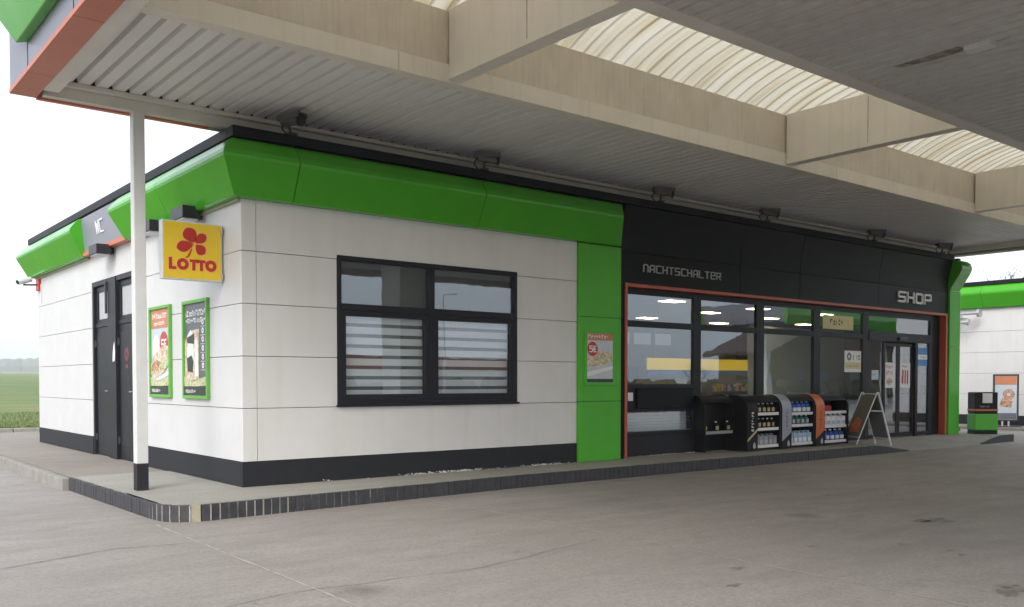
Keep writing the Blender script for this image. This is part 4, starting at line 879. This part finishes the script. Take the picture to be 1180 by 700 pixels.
# ================================================================== GOODS IN FRONT OF THE SHOP
def bottle(kind):
    if kind == 'oil':
        mb = MB(); mb.lathe([(.045, 0), (.048, .01), (.048, .13), (.02, .17), (.02, .19)], 10); mt = 'plastic_k'; cap = ('plastic_w', .19, .215, .022)
    elif kind == 'screen':
        mb = MB(); mb.lathe([(.075, 0), (.08, .01), (.08, .15), (.06, .19), (.028, .23), (.028, .24)], 12); mt = 'plastic_b'; cap = ('plastic_w', .24, .27, .03)
    elif kind == 'small':
        mb = MB(); mb.lathe([(.05, 0), (.05, .15), (.02, .19)], 10); mt = 'plastic_t'; cap = ('plastic_w', .19, .22, .022)
    elif kind == 'jug':
        mb = MB(); mb.box(-.075, .075, -.10, .10, 0, .22); mb.lathe([(.07, .22), (.03, .26), (.03, .27)], 10); mt = 'plastic_w'; cap = ('plastic_w', .27, .29, .032)
    elif kind == 'can':
        mb = MB(); mb.box(-.07, .07, -.10, .10, 0, .22); mb.box(-.02, .02, -.08, .04, .22, .27); mt = 'plastic_lb'; cap = ('plastic_b', .22, .26, .025)
    elif kind == 'mixed':
        mb = MB(); mb.lathe([(.07, 0), (.075, .01), (.075, .18), (.03, .23)], 10); mt = 'plastic_b'; cap = ('plastic_w', .23, .26, .03)
    elif kind == 'greycan':
        mb = MB(); mb.box(-.07, .07, -.09, .09, 0, .20); mb.box(-.05, .01, -.03, .03, .20, .24); mt = 'plastic_g'; cap = ('plastic_k', .20, .235, .022)
    nm = {'oil': 'oil_bottle', 'screen': 'screenwash_bottle', 'small': 'additive_bottle', 'jug': 'white_jug', 'can': 'screenwash_canister', 'mixed': 'coolant_bottle', 'greycan': 'oil_canister'}[kind]
    t = thing(nm, '', 'bottle')
    mb.build('body', mt, t, bevel=.006); m2 = MB(); m2.tube((0, 0, cap[1] + .0005), (0, 0, cap[2]), cap[3], cap[3], 10); m2.build('cap', cap[0], t)
    m3 = MB(); r = max(abs(v[0]) for v in mb.v)
    m3.box(-r * .75, r * .75, -max(abs(v[1]) for v in mb.v) - .004, -r * .3, .04, .12); m3.build('label_patch', {'oil': 'gold', 'jug': 'plastic_lb', 'can': 'paper', 'mixed': 'paper'}.get(kind, 'letters'), t)
    return t
protos = {}
def put(kind, loc, label, group):
    if kind not in protos: t = protos[kind] = bottle(kind); src = t
    else: t = copy_tree(protos[kind])
    t.location = loc; t['label'] = label; t['group'] = group; t.rotation_euler = (0, 0, random.uniform(-.15, .15))
def dispenser(x0, w_, yf, yb, stile, label, rowsdef, rail, stripe=False):
    """display unit: side panels with a rounded front top corner, back, shelves, coloured stile on the outer left face"""
    H = 1.16; D = yb - yf; t = thing('display_unit', label, 'display unit', (x0, yf, 0.0), 0, 'black forecourt display units by the window')
    prof = [(0, .02), (D, .02), (D, H)] + [(.30 - .30 * math.sin(a), H - .30 + .30 * math.cos(a)) for a in [math.pi / 2 * i / 8 for i in range(9)]]
    fy = FR((0, 0, 0), (0, 1, 0), (0, 0, 1))      # a = +Y, normal = +X
    for xx in (0, w_ - .04):
        mb = MB(); mb.poly(fy, prof, xx, xx + .04); mb.build('side_panel', 'plastic_k', t, bevel=.006)
    mb = MB(); mb.box(.04, w_ - .04, D - .03, D, .03, H - .001); mb.box(.04, w_ - .04, .31, D - .03, H - .03, H - .001); mb.build('back_panel', 'plastic_k', t)
    mb = MB()
    pr = [(.30 - .30 * math.sin(a), H - .30 + .30 * math.cos(a)) for a in [math.pi / 2 * i / 8 for i in range(6)]]
    vs = []; 
    for xx in (.041, w_ - .041):
        vs += [(xx, a + .002, b_ - .002) for a, b_ in pr] + [(xx, a + .016, b_ - .016) for a, b_ in pr[::-1]]
    k = len(pr) * 2; mb.add(vs, [tuple(range(k))[::-1], tuple(range(k, 2 * k))] + [(i, (i + 1) % k, (i + 1) % k + k, i + k) for i in range(k)]); mb.build('hood', 'plastic_k', t)
    SW = 0.36 if stile else 0.04
    if stile:      # broad front stile following the rounded front
        full = [(.0, .03), (.0, H - .30)] + [(.30 - .30 * math.sin(a), H - .30 + .30 * math.cos(a)) for a in [math.pi / 2 * (8 - i) / 8 for i in range(9)]][1:] + [(D - .05, H)]
        def sheet(x_of, lift, th, name, mt):
            mb = MB(); P = [p for p in full]; L = []
            for a, b_ in P: L.append((a, b_))
            vs = []
            for a, b_ in L:
                xa, xb = x_of(b_ if a < .001 else 99)
                na = Vector((-1, 0)) if b_ <= H - .30 else Vector((a - .30, b_ - (H - .30))).normalized() if a < .30 else Vector((0, 1))
                for xx, q_ in ((xa, lift), (xb, lift), (xb, lift + th), (xa, lift + th)): vs.append((xx, a + na.x * q_, b_ + na.y * q_))
            k = len(L); fs = [(0, 1, 2, 3), tuple((k - 1) * 4 + i for i in (3, 2, 1, 0))]
            for i in range(k - 1):
                for j in range(4): fs.append((i * 4 + j, i * 4 + (j + 1) % 4, (i + 1) * 4 + (j + 1) % 4, (i + 1) * 4 + j))
            mb.add(vs, fs); return mb.build(name, mt, t)
        sheet(lambda z: (.0005, SW), 0, .010, 'front_stile', 'plastic_k')
        full = [(.0, .36), (.0, H - .30)] + full[2:]
        o_ = sheet(lambda z: (.012, SW - .012), .0105, .003, 'stile_facing', stile)
        ff = FR((0, -.0105, 0), (1, 0, 0), (0, 0, 1))
        mb = MB(); mb.poly(ff, [(.012, .17), (SW - .012, .359), (.012, .359)], 0, .003); mb.build('stile_tip', stile, t)
        fv = FR((SW * .5, -.0138, .42), (0, 0, 1), (-1, 0, 0)); mb = MB(); scrawl(mb, fv, 0, .40, -.035, .035, 0, .002, int(x0 * 7)); mb.build('print', 'letters_w' if stripe else 'pdark', t)
        mb = MB(); mb.poly(ff, [(.24, .05), (.29, .08), (.28, .14), (.24, .20), (.20, .13), (.20, .08)], .0, .003); mb.build('emblem', 'letters', t)
        if stripe:
            mb = MB(); mb.poly(ff, [(.012, .20), (SW - .012, .42), (SW - .012, .48), (.012, .26)], .004, .006); mb.build('stripe', 'gold', t)
    for (z, kind, cnt, lab) in rowsdef:
        mb = MB(); mb.box(SW + .002, w_ - .042, .05, D - .032, z - .025, z - .002); sh = mb.build('shelf', 'plastic_k', t)
        mb = MB(); mb.box(SW + .01, w_ - .05, .03, .048, z - .04, z + .02); mb.build('price_rail', rail, sh)
        for i in range(cnt):
            if kind: put(kind, (x0 + SW + .08 + (w_ - SW - .20) * (i / max(1, cnt - 1)) if cnt > 1 else x0 + w_ / 2, yf + (.16 if stile else .12), z), (['leftmost', 'second', 'middle', 'fourth', 'rightmost'] if cnt == 5 else ['left', 'middle', 'right'])[i] + ' ' + lab, lab)
dispenser(9.58, .98, -.16, .10, None, 'low nearly empty black display unit furthest left, below the second window', [(.42, 'oil', 3, 'small dark bottle on the lone shelf of the leftmost nearly empty unit')], 'plastic_g')
dispenser(10.60, 1.19, -.42, .06, 'black', 'black display unit with white print and gold stripe on its side',
          [(.10, 'greycan', 5, 'grey canister on the bottom shelf of the unit with the gold stripe'), (.46, 'oil', 5, 'dark bottle with white cap on the middle shelf of the gold striped unit'), (.78, 'oil', 5, 'dark bottle with white cap on the top shelf of the gold striped unit')], 'paper', True)
dispenser(11.80, 1.26, -.42, .06, 'stile_grey', 'black display unit with grey side stile, middle of the filled units',
          [(.10, 'can', 5, 'pale blue canister on the bottom shelf of the grey sided unit'), (.50, 'small', 5, 'teal bottle on the middle shelf of the grey sided unit'), (.76, 'mixed', 5, 'blue bottle with white cap on the top shelf of the grey sided unit')], 'pale')
dispenser(13.07, 1.35, -.42, .06, 'stile_orange', 'black display unit with orange side stile beside the folding board',
          [(.10, 'mixed', 5, 'blue bottle on the bottom shelf of the orange sided unit'), (.44, 'jug', 5, 'white jug on the middle shelf of the orange sided unit'), (.76, None, 0, '')], 'plastic_w')
mb = MB(); mb.box(-.17, .17, -.09, .09, 0, .14); o = mb.build('red_box', 'plastic_r', bevel=.01, loc=(13.68, -.24, .76)); tag(o, 'red box on the top shelf of the orange sided display unit', 'box')

# A-board
PA = [Vector((14.43, -.62, 0)), Vector((14.66, -1.34, -.01))]; wv = Vector((.58, .81, 0)); W = .80
A_ = thing('a_board', 'folding A-board with pale metal frame standing open in front of the entrance', 'a-board', (14.7, -.7, 0)); AL = Vector((14.7, -.7, 0))
ap = (PA[0] + PA[1]) / 2 + Vector((.09, -.03, 1.17))
for i, p0 in enumerate(PA):
    p1 = p0 + wv * W; a1_ = ap + wv * W; off = (p0 - PA[1 - i]).normalized() * .012; n_ = (p0 - ap).cross(wv).normalized()
    mb = MB(); A0, A1, B0, B1 = ap + off - AL, a1_ + off - AL, p0 - AL, p1 - AL
    mb.bar(A0 + Vector((0, 0, .04)), B0, .035, .025); mb.bar(A1 + Vector((0, 0, .04)), B1, .035, .025); mb.bar(A0, A1, .035, .022)
    c0 = A0.lerp(B0, .32 if i else .85); c1 = A1.lerp(B1, .32 if i else .85)
    mb.bar(A0.lerp(B0, .86), A1.lerp(B1, .86), .035, .022); fm = mb.build('frame', 'pale', A_, bevel=.004)
    q = [A0.lerp(B0, .03), A1.lerp(B1, .03), A1.lerp(B1, .85), A0.lerp(B0, .85)]; th = n_ * .004
    ins = [p + wv * (.022 if j in (0, 3) else -.022) for j, p in enumerate(q)]
    mb = MB(); mb.add([p - th for p in ins] + [p + th for p in ins], [(0, 1, 2, 3), (7, 6, 5, 4)] + [(j, (j + 1) % 4, (j + 1) % 4 + 4, j + 4) for j in range(4)]); mb.build('board', 'board_back' if i else 'chalk', A_)
    if i == 0:
        mb = MB(); cen = (ins[0] + ins[2]) / 2; e1 = wv; e2 = (ins[0] - ins[3]).normalized(); out_ = e1.cross(e2)
        if out_.dot(Vector((-1, .2, 0))) < 0: out_ = -out_
        ff = lambda a, b_, c=0.0: cen + e1 * a + e2 * b_ + out_ * (.006 + c)
        mb.poly(ff, [(-.25, -.4), (.2, -.42), (.28, -.2), (.1, -.02), (-.18, -.1)], 0, .002); mb.build('picture', 'stile_orange', A_)
mb = MB(); hA = ap - AL; mb.bar(hA.lerp(PA[0] - AL, .33), hA.lerp(PA[1] - AL, .33), .02); mb.build('spreader', 'pale', A_)

# notices on the glass
def notice(name, x0, x1, z0, z1, mat, label, marks=(), y=Y0 - .0, depth=.029, group=None, cat='notice'):
    o = thing(name, label, cat, (x0, y, z0), 0, group) if marks else None
    fr = FR((0, 0, 0), (1, 0, 0), (0, 0, 1)); W, H = x1 - x0, z1 - z0
    mb = MB(); mb.obox(fr, 0, W, 0, H, -depth, -depth + .002)
    if not marks:
        ob = mb.build(name, mat, loc=(x0, y, z0)); tag(ob, label, cat, group); return
    mb.build('sheet', mat, o)
    for j, (nm, mt, fn) in enumerate(marks):
        mb = MB(); fn(mb, fr, W, H, -depth + .0025 + j * .0008, -depth + .003 + j * .0008); mb.build(nm, mt, o)
gi = -.055
for x0, x1 in ((7.60, 7.76), (7.88, 8.36), (8.48, 8.94)):
    notice('notice_sheet', x0, x1, 2.17, 2.39, 'paper', {7.60: 'narrow white sheet behind the glass beside the red trim', 7.88: 'white sheet behind the first shop pane, in the middle of three', 8.48: 'white sheet behind the first shop pane, right of two others'}[x0], depth=.055, group='sheets behind the night counter pane')
notice('transom_notice', 14.24, 15.55, 2.70, 3.03, 'paper_y', 'pale yellow sign with dark print in the transom left of the entrance', [('print', 'pdark', lambda m_, f, W, H, a, b_: scrawl(m_, f, .3, .85, .10, .24, a, b_, 2))], depth=.033)
notice('opening_notice', 15.18, 15.92, 1.68, 2.20, 'paper', 'white and yellow notice on the window left of the entrance door',
       [('print', 'pgrey', lambda m_, f, W, H, a, b_: (m_.ring(f, .2, .38, .04, .10, a, b_, k=14), scrawl(m_, f, .38, .68, .30, .46, a, b_, 5))), ('band', 'paper_y', lambda m_, f, W, H, a, b_: m_.obox(f, .02, W - .02, .08, .24, a, b_)), ('small_print', 'pgrey', lambda m_, f, W, H, a, b_: scrawl(m_, f, .08, .6, .13, .17, a, b_, 8))], depth=.033)
notice('small_notice', 16.42, 16.74, 1.50, 1.74, 'lblue', 'small pale blue notice on the narrow side pane of the entrance', [('print', 'pgrey', lambda m_, f, W, H, a, b_: scrawl(m_, f, .04, .26, .10, .16, a, b_, 12))], depth=.034)
notice('snack_poster', 17.13, 17.66, 1.29, 1.94, 'paper', 'white poster with red heading and a filled roll on the left door leaf',
       [('heading', 'signred', lambda m_, f, W, H, a, b_: (scrawl(m_, f, .08, .40, .50, .58, a, b_, 6), scrawl(m_, f, .08, .46, .34, .44, a, b_, 7))), ('roll', 'tan', lambda m_, f, W, H, a, b_: m_.ring(f, .24, .16, .001, .14, a, b_, sb=.7)), ('filling', 'meat', lambda m_, f, W, H, a, b_: m_.obox(f, .12, .38, .14, .18, a, b_))], depth=.086, cat='poster')
notice('sausage_poster', 17.90, 18.42, 1.29, 1.94, 'paper', 'white poster with a row of dark red sausages on the right door leaf',
       [('sausages', 'plastic_r', lambda m_, f, W, H, a, b_: [m_.poly(f, [(.10 + .12 * i, .12), (.17 + .12 * i, .08), (.19 + .12 * i, .44), (.12 + .12 * i, .48)], a, b_) for i in range(3)]), ('heading', 'pdark', lambda m_, f, W, H, a, b_: scrawl(m_, f, .12, .36, .53, .59, a, b_, 6)), ('shade_line', 'meat', lambda m_, f, W, H, a, b_: m_.poly(f, [(.07, .14), (.10, .12), (.12, .46), (.09, .5)], a, b_))], depth=.086, cat='poster')
notice('blue_sign', 18.72, 19.22, 1.87, 2.35, 'cyan', 'blue sign with a white band on the pane right of the doors', [('band', 'paper', lambda m_, f, W, H, a, b_: m_.obox(f, 0, W, .17, .30, a, b_)), ('print', 'cyan', lambda m_, f, W, H, a, b_: scrawl(m_, f, .1, .44, .21, .26, a, b_, 15))], depth=.034, cat='sign')

# ================================================================== INTERIOR
for i, (x, y) in enumerate(((9.5, .65), (12.6, 2.2), (12.55, .75), (15.4, 2.5), (15.3, .85), (9.2, 4.2), (12.8, 4.4), (16.0, 4.6), (18.4, 3.4))):
    lb = 'glowing ceiling light inside the shop, ' + ['above the night counter pane', 'seen through the second transom', 'nearer the glass behind the third transom', 'deeper behind the third transom', 'above the yellow transom sign', 'at the back left', 'at the back centre', 'at the back right', 'behind the entrance'][i]
    if i == 0:
        t = proto = thing('ceiling_light', lb, 'ceiling light', (x, y, 3.10), 0, 'ceiling lights in the shop')
        mb = MB(); mb.box(-.28, .28, -.18, .18, .012, .058); mb.build('housing', 'pale', t, bevel=.005)
        mb = MB(); mb.box(-.25, .25, -.15, .15, .0, .011); mb.build('diffuser', 'lamp', t)
    else: t = copy_tree(proto); t.location = (x, y, 3.10); t['label'] = lb
t = thing('hanging_banner', 'long yellow banner with added glow and blue lower edge hanging inside behind the first two shop panes', 'banner', (11.85, 3.5, 1.62))
mb = MB(); mb.box(0, 4.4, 0, .03, .13, .42); mb.build('banner', 'banner_glow', t); mb = MB(); mb.box(0, 4.4, -.004, .026, 0, .128); mb.build('lower_edge', 'cyan', t)
mb = MB(); mb.box(.3, .32, .01, .02, .42, 1.53); mb.box(4.0, 4.02, .01, .02, .42, 1.53); mb.build('suspension', 'steel', t)
def shelfunit(x, y, w_, rz, label, seed, h_=1.5):
    t = thing('shelf_unit', label, 'shelf', (x, y, .012), rz, 'shelves inside the shop'); rr = random.Random(seed)
    mb = MB(); mb.box(0, w_, .36, .40, 0, h_); mb.box(0, .03, 0, .36, 0, h_); mb.box(w_ - .03, w_, 0, .36, 0, h_); mb.build('case', 'shelf', t)
    mb = MB()
    for z in (.15, .48, .81, 1.14): mb.box(.03, w_ - .03, 0, .36, z, z + .02)
    mb.build('boards', 'shelf', t)
    for mt in ('paper', 'meat', 'yellow', 'plastic_b', 'plastic_r', 'tan'):
        mb = MB()
        for z in (.17, .50, .83, 1.16):
            for k in range(int(w_ / .16 / 1.8)): xx = rr.uniform(.05, w_ - .16); yy = rr.uniform(.03, .08) ; mb.box(xx, xx + .1, yy, yy + .15, z, z + rr.uniform(.1, .24))
        o = mb.build('goods', mt, t); tag(o, kind='stuff')
shelfunit(8.2, 3.0, 2.4, 0, 'goods shelf behind the night counter pane', 1, 1.45)
shelfunit(12.2, 4.2, 2.8, 0, 'goods shelf under the yellow banner', 2)
shelfunit(16.2, 5.0, 2.6, 0, 'goods shelf in the middle of the shop', 3)
shelfunit(10.5, 6.95, 4.0, 0, 'long wall shelf at the back left of the shop', 4, 1.9)
shelfunit(15.2, 6.95, 3.6, 0, 'long wall shelf at the back right of the shop', 5, 1.9)
t = thing('wooden_counter', 'brown wooden display cabinet behind the pane right of the doors', 'cabinet', (19.0, .5, .012))
mb = MB(); mb.box(0, .9, 0, .7, 0, 1.3); mb.build('body', 'wood', t, bevel=.01); mb = MB(); mb.box(-.03, .93, -.03, .73, 1.301, 1.34); mb.build('top', 'wood', t); mb = MB(); mb.box(.3, 1.3, .4, .7, 1.342, 2.6); mb.build('rear_board', 'wood', t)
t = thing('shop_counter', 'low grey sales counter inside behind the third pane', 'counter', (14.0, 1.7, .012))
mb = MB(); mb.box(0, 1.7, 0, .6, 0, .95); mb.build('body', 'shelf', t); mb = MB(); mb.box(-.04, 1.74, -.04, .64, .951, .99); mb.build('worktop', 'paper', t)

# ================================================================== RIGHT BACKGROUND
G2 = thing('wash_building', 'second white station building with green fascia standing beyond the shop on the right', 'building', (29, 0, GZ))
def gb(mb, nm, mt, **kw):
    mb.v = [(p[0] - 29, p[1], p[2] - GZ) for p in mb.v]; return mb.build(nm, mt, G2, **kw)
fw = FR((29, 0, 0), (0, -1, 0), (0, 0, 1)); mb = MB(); zr = [0.0, .25, 1.0, 1.75, 2.5, 3.25, 4.1]
for i in range(1, 6):
    for a0 in (-12, -6.0, 0): panel(mb, fw, a0, a0 + 6, zr[i], zr[i + 1])
gb(mb, 'wall', 'white', bevel=.003)
mb = MB(); mb.box(29.055, 40, -5.98, 11.98, GZ, 4.75); gb(mb, 'wall_core', 'joint')
mb = MB(); mb.box(28.99, 29.05, -6, 12, GZ, .24); gb(mb, 'plinth', 'plinth')
PR3 = [(0, 4.10), (.13, 4.10), (.375, 4.56), (.385, 4.62), (.365, 4.68), (.25, 4.83), (.12, 4.9), (0, 4.9)]
for s0, s1 in ((-6.2, -1.6), (-1.59, 3.0), (3.01, 7.6), (7.61, 12.2)):
    mb = MB(); bulge(mb, 'y', s0, s1, 0, 0, base=29, pr=PR3); gb(mb, 'green_fascia', 'green', bevel=.006)
mb = MB(); mb.box(28.83, 29.05, -6.2, 12.2, 4.91, 5.05); mb.box(29.05, 40, -6.2, 12.2, 4.91, 4.98); gb(mb, 'coping', 'coping')
# steel pipe boom on its wall
t = thing('wall_boom', 'pair of grey steel pipes running along the wash building wall under the green fascia', 'pipe', (28.55, 3.0, 3.6))
mb = MB(); mb.tube((0, 0, .30), (0, 8, .30), .055, k=12); mb.build('pipe', 'steel', t); mb = MB(); mb.tube((-.1, .35, -.02), (-.1, 8, .0), .05, k=12); mb.build('pipe', 'steel', t)
mb = MB(); mb.tube((0, -.05, .30), (0, .04, .30), .15, k=14); mb.tube((-.1, .3, -.02), (-.1, .38, -.02), .11, k=12)
for yy in (.6, 2.2, 3.8): mb.box(-.15, .45, yy, yy + .06, .1, .16); mb.box(-.05, .02, yy, yy + .06, -.06, .36)
mb.build('bracket', 'steel', t)
# washer / bin unit at the end of the pavement
t = thing('service_bin', 'green and black forecourt bin unit with paper dispenser at the end of the pavement', 'bin', (21.22, -.42, 0), R(-37))
t.scale = (.76, .9, 1.0)
mb = MB(); mb.box(-.42, .42, -.22, .22, 0, .10); mb.build('base', 'plastic_k', t, bevel=.01)
mb = MB(); mb.box(-.43, .43, -.24, .24, .101, .56); mb.build('lower_body', 'green_low', t, bevel=.03)
mb = MB(); mb.box(-.42, .42, -.23, .23, .562, 1.16); mb.build('upper_body', 'plastic_k', t, bevel=.03)
mb = MB(); mb.box(-.425, .425, -.236, .236, .64, .69); mb.build('stripe', 'stile_orange', t)
mb = MB(); mb.box(-.16, .20, -.245, -.231, .86, 1.13); mb.build('paper_sheet', 'paper', t)
mb = MB(); scrawl(mb, FR((0, -.231, 0), (1, 0, 0), (0, 0, 1)), -.25, .1, .74, .78, 0, .004, 2); mb.build('print', 'letters', t)
# pavement poster stands
def stand(loc, rz, label, s=1.0):
    t = thing('poster_stand', label, 'poster stand', loc, rz, 'poster stands before the wash building'); fr = FR((0, 0, 0), (1, 0, 0), (0, 0, 1))
    mb = MB(); mb.poly(FR((0, 0, 0), (0, 1, 0), (0, 0, 1)), [(-.45, 0), (.45, 0), (.3, .12), (-.3, .12)], -.42 * s, .42 * s); mb.build('base', 'rubber', t, bevel=.02)
    mb = MB(); mb.bar((-.1, 0, .12), (-.1, 0, .32), .05); mb.bar((.1, 0, .12), (.1, 0, .32), .05); mb.build('spring', 'steel', t)
    mb = MB(); h0, h1 = .30, .30 + 1.42 * s
    for a0, a1, b0, b1 in ((-.36, .36, h0, h0 + .05), (-.36, .36, h1 - .05, h1), (-.36, -.31, h0 + .05, h1 - .05), (.31, .36, h0 + .05, h1 - .05)): mb.obox(fr, a0 * s, a1 * s, b0, b1, -.03, .03)
    mb.build('frame', 'darkmet', t, bevel=.005)
    mb = MB(); mb.obox(fr, -.31 * s, .31 * s, h0 + .05, h1 - .05, -.01, .01); mb.build('sheet', 'lblue', t)
    mb = MB(); mb.obox(fr, -.30 * s, .30 * s, h1 - .32 * s, h1 - .06, .011, .014); mb.build('header', 'orange', t)
    mb = MB(); mb.ring(fr, .08 * s, h1 - .62 * s, .05 * s, .17 * s, .011, .014); mb.poly(fr, [(-.2 * s, h0 + .45 * s), (.15 * s, h0 + .4 * s), (.2 * s, h0 + .6 * s), (-.1 * s, h0 + .7 * s)], .011, .014); mb.build('picture', 'meat', t)
    mb = MB(); mb.obox(fr, -.30 * s, .30 * s, h0 + .06, h0 + .24 * s, .011, .014); mb.build('footer', 'pgrey', t)
stand((27.9, 1.78, GZ), R(-50), 'tall poster stand with orange header against the wash building wall', 1.13)
stand((26.2, 2.95, GZ), R(-50), 'low poster stand half hidden behind the right green pilaster', .72)
mb = MB(); mb.box(27.3, 29, -6, 12, GZ - .02, GZ + .10); tag(mb.build('pavement', 'walk_old', bevel=.02), kind='structure')

# bare trees
def tree(x, y, z, h_, label, seed, group='bare trees'):
    rr = random.Random(seed); t = thing('bare_tree', label, 'tree', (x, y, z), 0, group); tr, cr_ = MB(), MB()
    def br(p, d, ln, r, lev):
        q_ = p + d * ln; (tr if lev < 2 else cr_).tube(p, q_, r, r * .68, 5)
        if lev >= 6 or r < .006: return
        for _ in range(3 if lev in (1, 2, 3) else 2):
            nd = (d + Vector((rr.uniform(-.75, .75), rr.uniform(-.75, .75), rr.uniform(-.15, .45)))).normalized(); br(q_, nd, ln * rr.uniform(.62, .85), r * .62, lev + 1)
    br(Vector((0, 0, 0)), Vector((0, 0, 1)), h_ * .24, h_ * .016, 0)
    tr.build('trunk', 'bark', t); cr_.build('crown', 'bark', t)
tree(58, 14.2, GZ, 10.6, 'bare tree rising faintly above the roof of the wash building', 5)
tree(57, -39, GZ, 4.2, 'small bare tree across the road in front of the gabled house', 8)

# far wooded ridge (one hazy mass)
mb = MB(); rr = random.Random(2)
for ring_ in range(3):
    x = -2100.0; hh = 10
    while x < 900:
        wd = rr.uniform(26, 46); hh = 25 + 4 * math.sin(x * .004 + ring_) + 2 * math.sin(x * .017) + rr.uniform(-1.2, 1.2); yy = 2150 + ring_ * 30 + rr.uniform(-12, 12)
        mb.lathe([(wd * .3, 18), (wd * .62, 21), (wd * .7, 21 + hh * .45), (wd * .45, 21 + hh * .8), (wd * .12, 21 + hh)], 7, (x, yy)); x += wd * .55
tag(mb.build('distant_wood', 'hedge'), 'low wooded ridge fading in the haze beyond the green field', 'woodland', kind='stuff')

# ================================================================== ACROSS THE ROAD (seen mirrored in the glass)
t = thing('gabled_house', 'broad brown house with low pitched gable across the road', 'house', (78, -43, GZ))
mb = MB(); mb.poly(FR((0, 5, 0), (1, 0, 0), (0, 0, 1)), [(-12, 0), (12, 0), (12, 4.5), (0, 8.7), (-12, 4.5)], 0, 6); mb.build('wall', 'brick', t)
for sg in (-1, 1):
    mb = MB(); mb.poly(FR((0, 6, 0), (1, 0, 0), (0, 0, 1)), [(sg * 13.2, 4.12), (0, 8.74), (0, 9.0), (sg * 13.2, 4.38)], 0, 8); mb.build('roof', 'tile', t)
for x in (-8, -4, 1, 6):
    mb = MB(); mb.box(x, x + 1.3, 5.0, 5.05, 1.2, 2.6); mb.build('window', 'pgrey', t)
t = thing('truck_canopy', 'second green banded canopy standing far out on the forecourt', 'canopy', (50, -22, GZ))
mb = MB(); mb.box(-9.5, 9.5, -3, 3, 5.1, 6.3); mb.build('roof_deck', 'fascia_grey', t)
mb = MB(); pr = [(0, 4.95), (.13, 4.95), (.6, 5.5), (.6, 6.0), (.2, 6.4), (0, 6.4)]; bulge(mb, 'x', -9.5, 9.5, -1, 1, base=-3, pr=pr); mb.build('green_fascia', 'green', t)
mb = MB(); vs_ = [(x_, 3 + d, z) for x_, e_ in ((-9.5, -1), (9.5, 1)) for d, z in pr]; vs_ = [(x_ + (-1 if x_ < 0 else 1) * (y_ - 3), y_, z) for x_, y_, z in vs_]
mb.add(vs_, [tuple(range(6)), tuple(range(6, 12))] + [(i, (i + 1) % 6, (i + 1) % 6 + 6, i + 6) for i in range(6)]); mb.build('green_fascia', 'green', t)
for x in (-7, 7):
    mb = MB(); mb.box(x - .2, x + .2, -.2, .2, 0, 5.1); mb.build('post', 'post', t)
t = thing('red_shed', 'low white shed with a broad red band across the road', 'shed', (31, -42, GZ))
mb = MB(); mb.box(-11, 11, -3, 3, 0, 2.45); mb.build('wall', 'white', t); mb = MB(); mb.box(-11.2, 11.2, -3.2, 3.2, 2.46, 3.25); mb.build('band', 'redsoft', t)
mb = MB(); mb.box(-4, -1, 3.0, 3.03, .2, 1.6); mb.build('door', 'frame', t)
t = thing('street_lamp', 'tall grey street lamp across the road', 'street lamp', (27.5, -35, GZ))
mb = MB(); mb.tube((0, 0, 0), (0, 0, 7), .09, .05); mb.build('pole', 'steel', t); mb = MB(); mb.bar((0, 0, 7), (.9, 0, 7.1), .12, .08); mb.build('lamp_head', 'pale', t)
mb = MB(); rr = random.Random(4)
for i in range(260):
    x = -40 + i * .65; r_ = rr.uniform(.6, 1.3); mb.lathe([(r_ * .5, 0), (r_, .4), (r_ * .9, .9 + rr.random() * .4), (r_ * .4, 1.4 + rr.random() * .5)], 6, (x, -36.5 + rr.uniform(-.8, .8)))
o = mb.build('hedge', 'hedge', loc=(0, 0, GZ)); tag(o, 'long low brown green hedge across the road', 'hedge', kind='stuff')

# ================================================================== HAZE
hm = bpy.data.materials.new('haze'); hm.use_nodes = True; n = hm.node_tree.nodes; l = hm.node_tree.links
n.remove(n['Principled BSDF']); pv = n.new('ShaderNodeVolumePrincipled'); pv.inputs['Color'].default_value = (0.90, 0.945, 1.0, 1)
pv.inputs['Density'].default_value = 0.0003; pv.inputs['Anisotropy'].default_value = 0.0
l.new(pv.outputs[0], n['Material Output'].inputs['Volume'])
mb = MB(); mb.box(-2410, 1510, -910, 2410, -1.4, 62)
o = mb.build('haze', hm); tag(o, 'pale haze over the field', 'haze', kind='stuff')
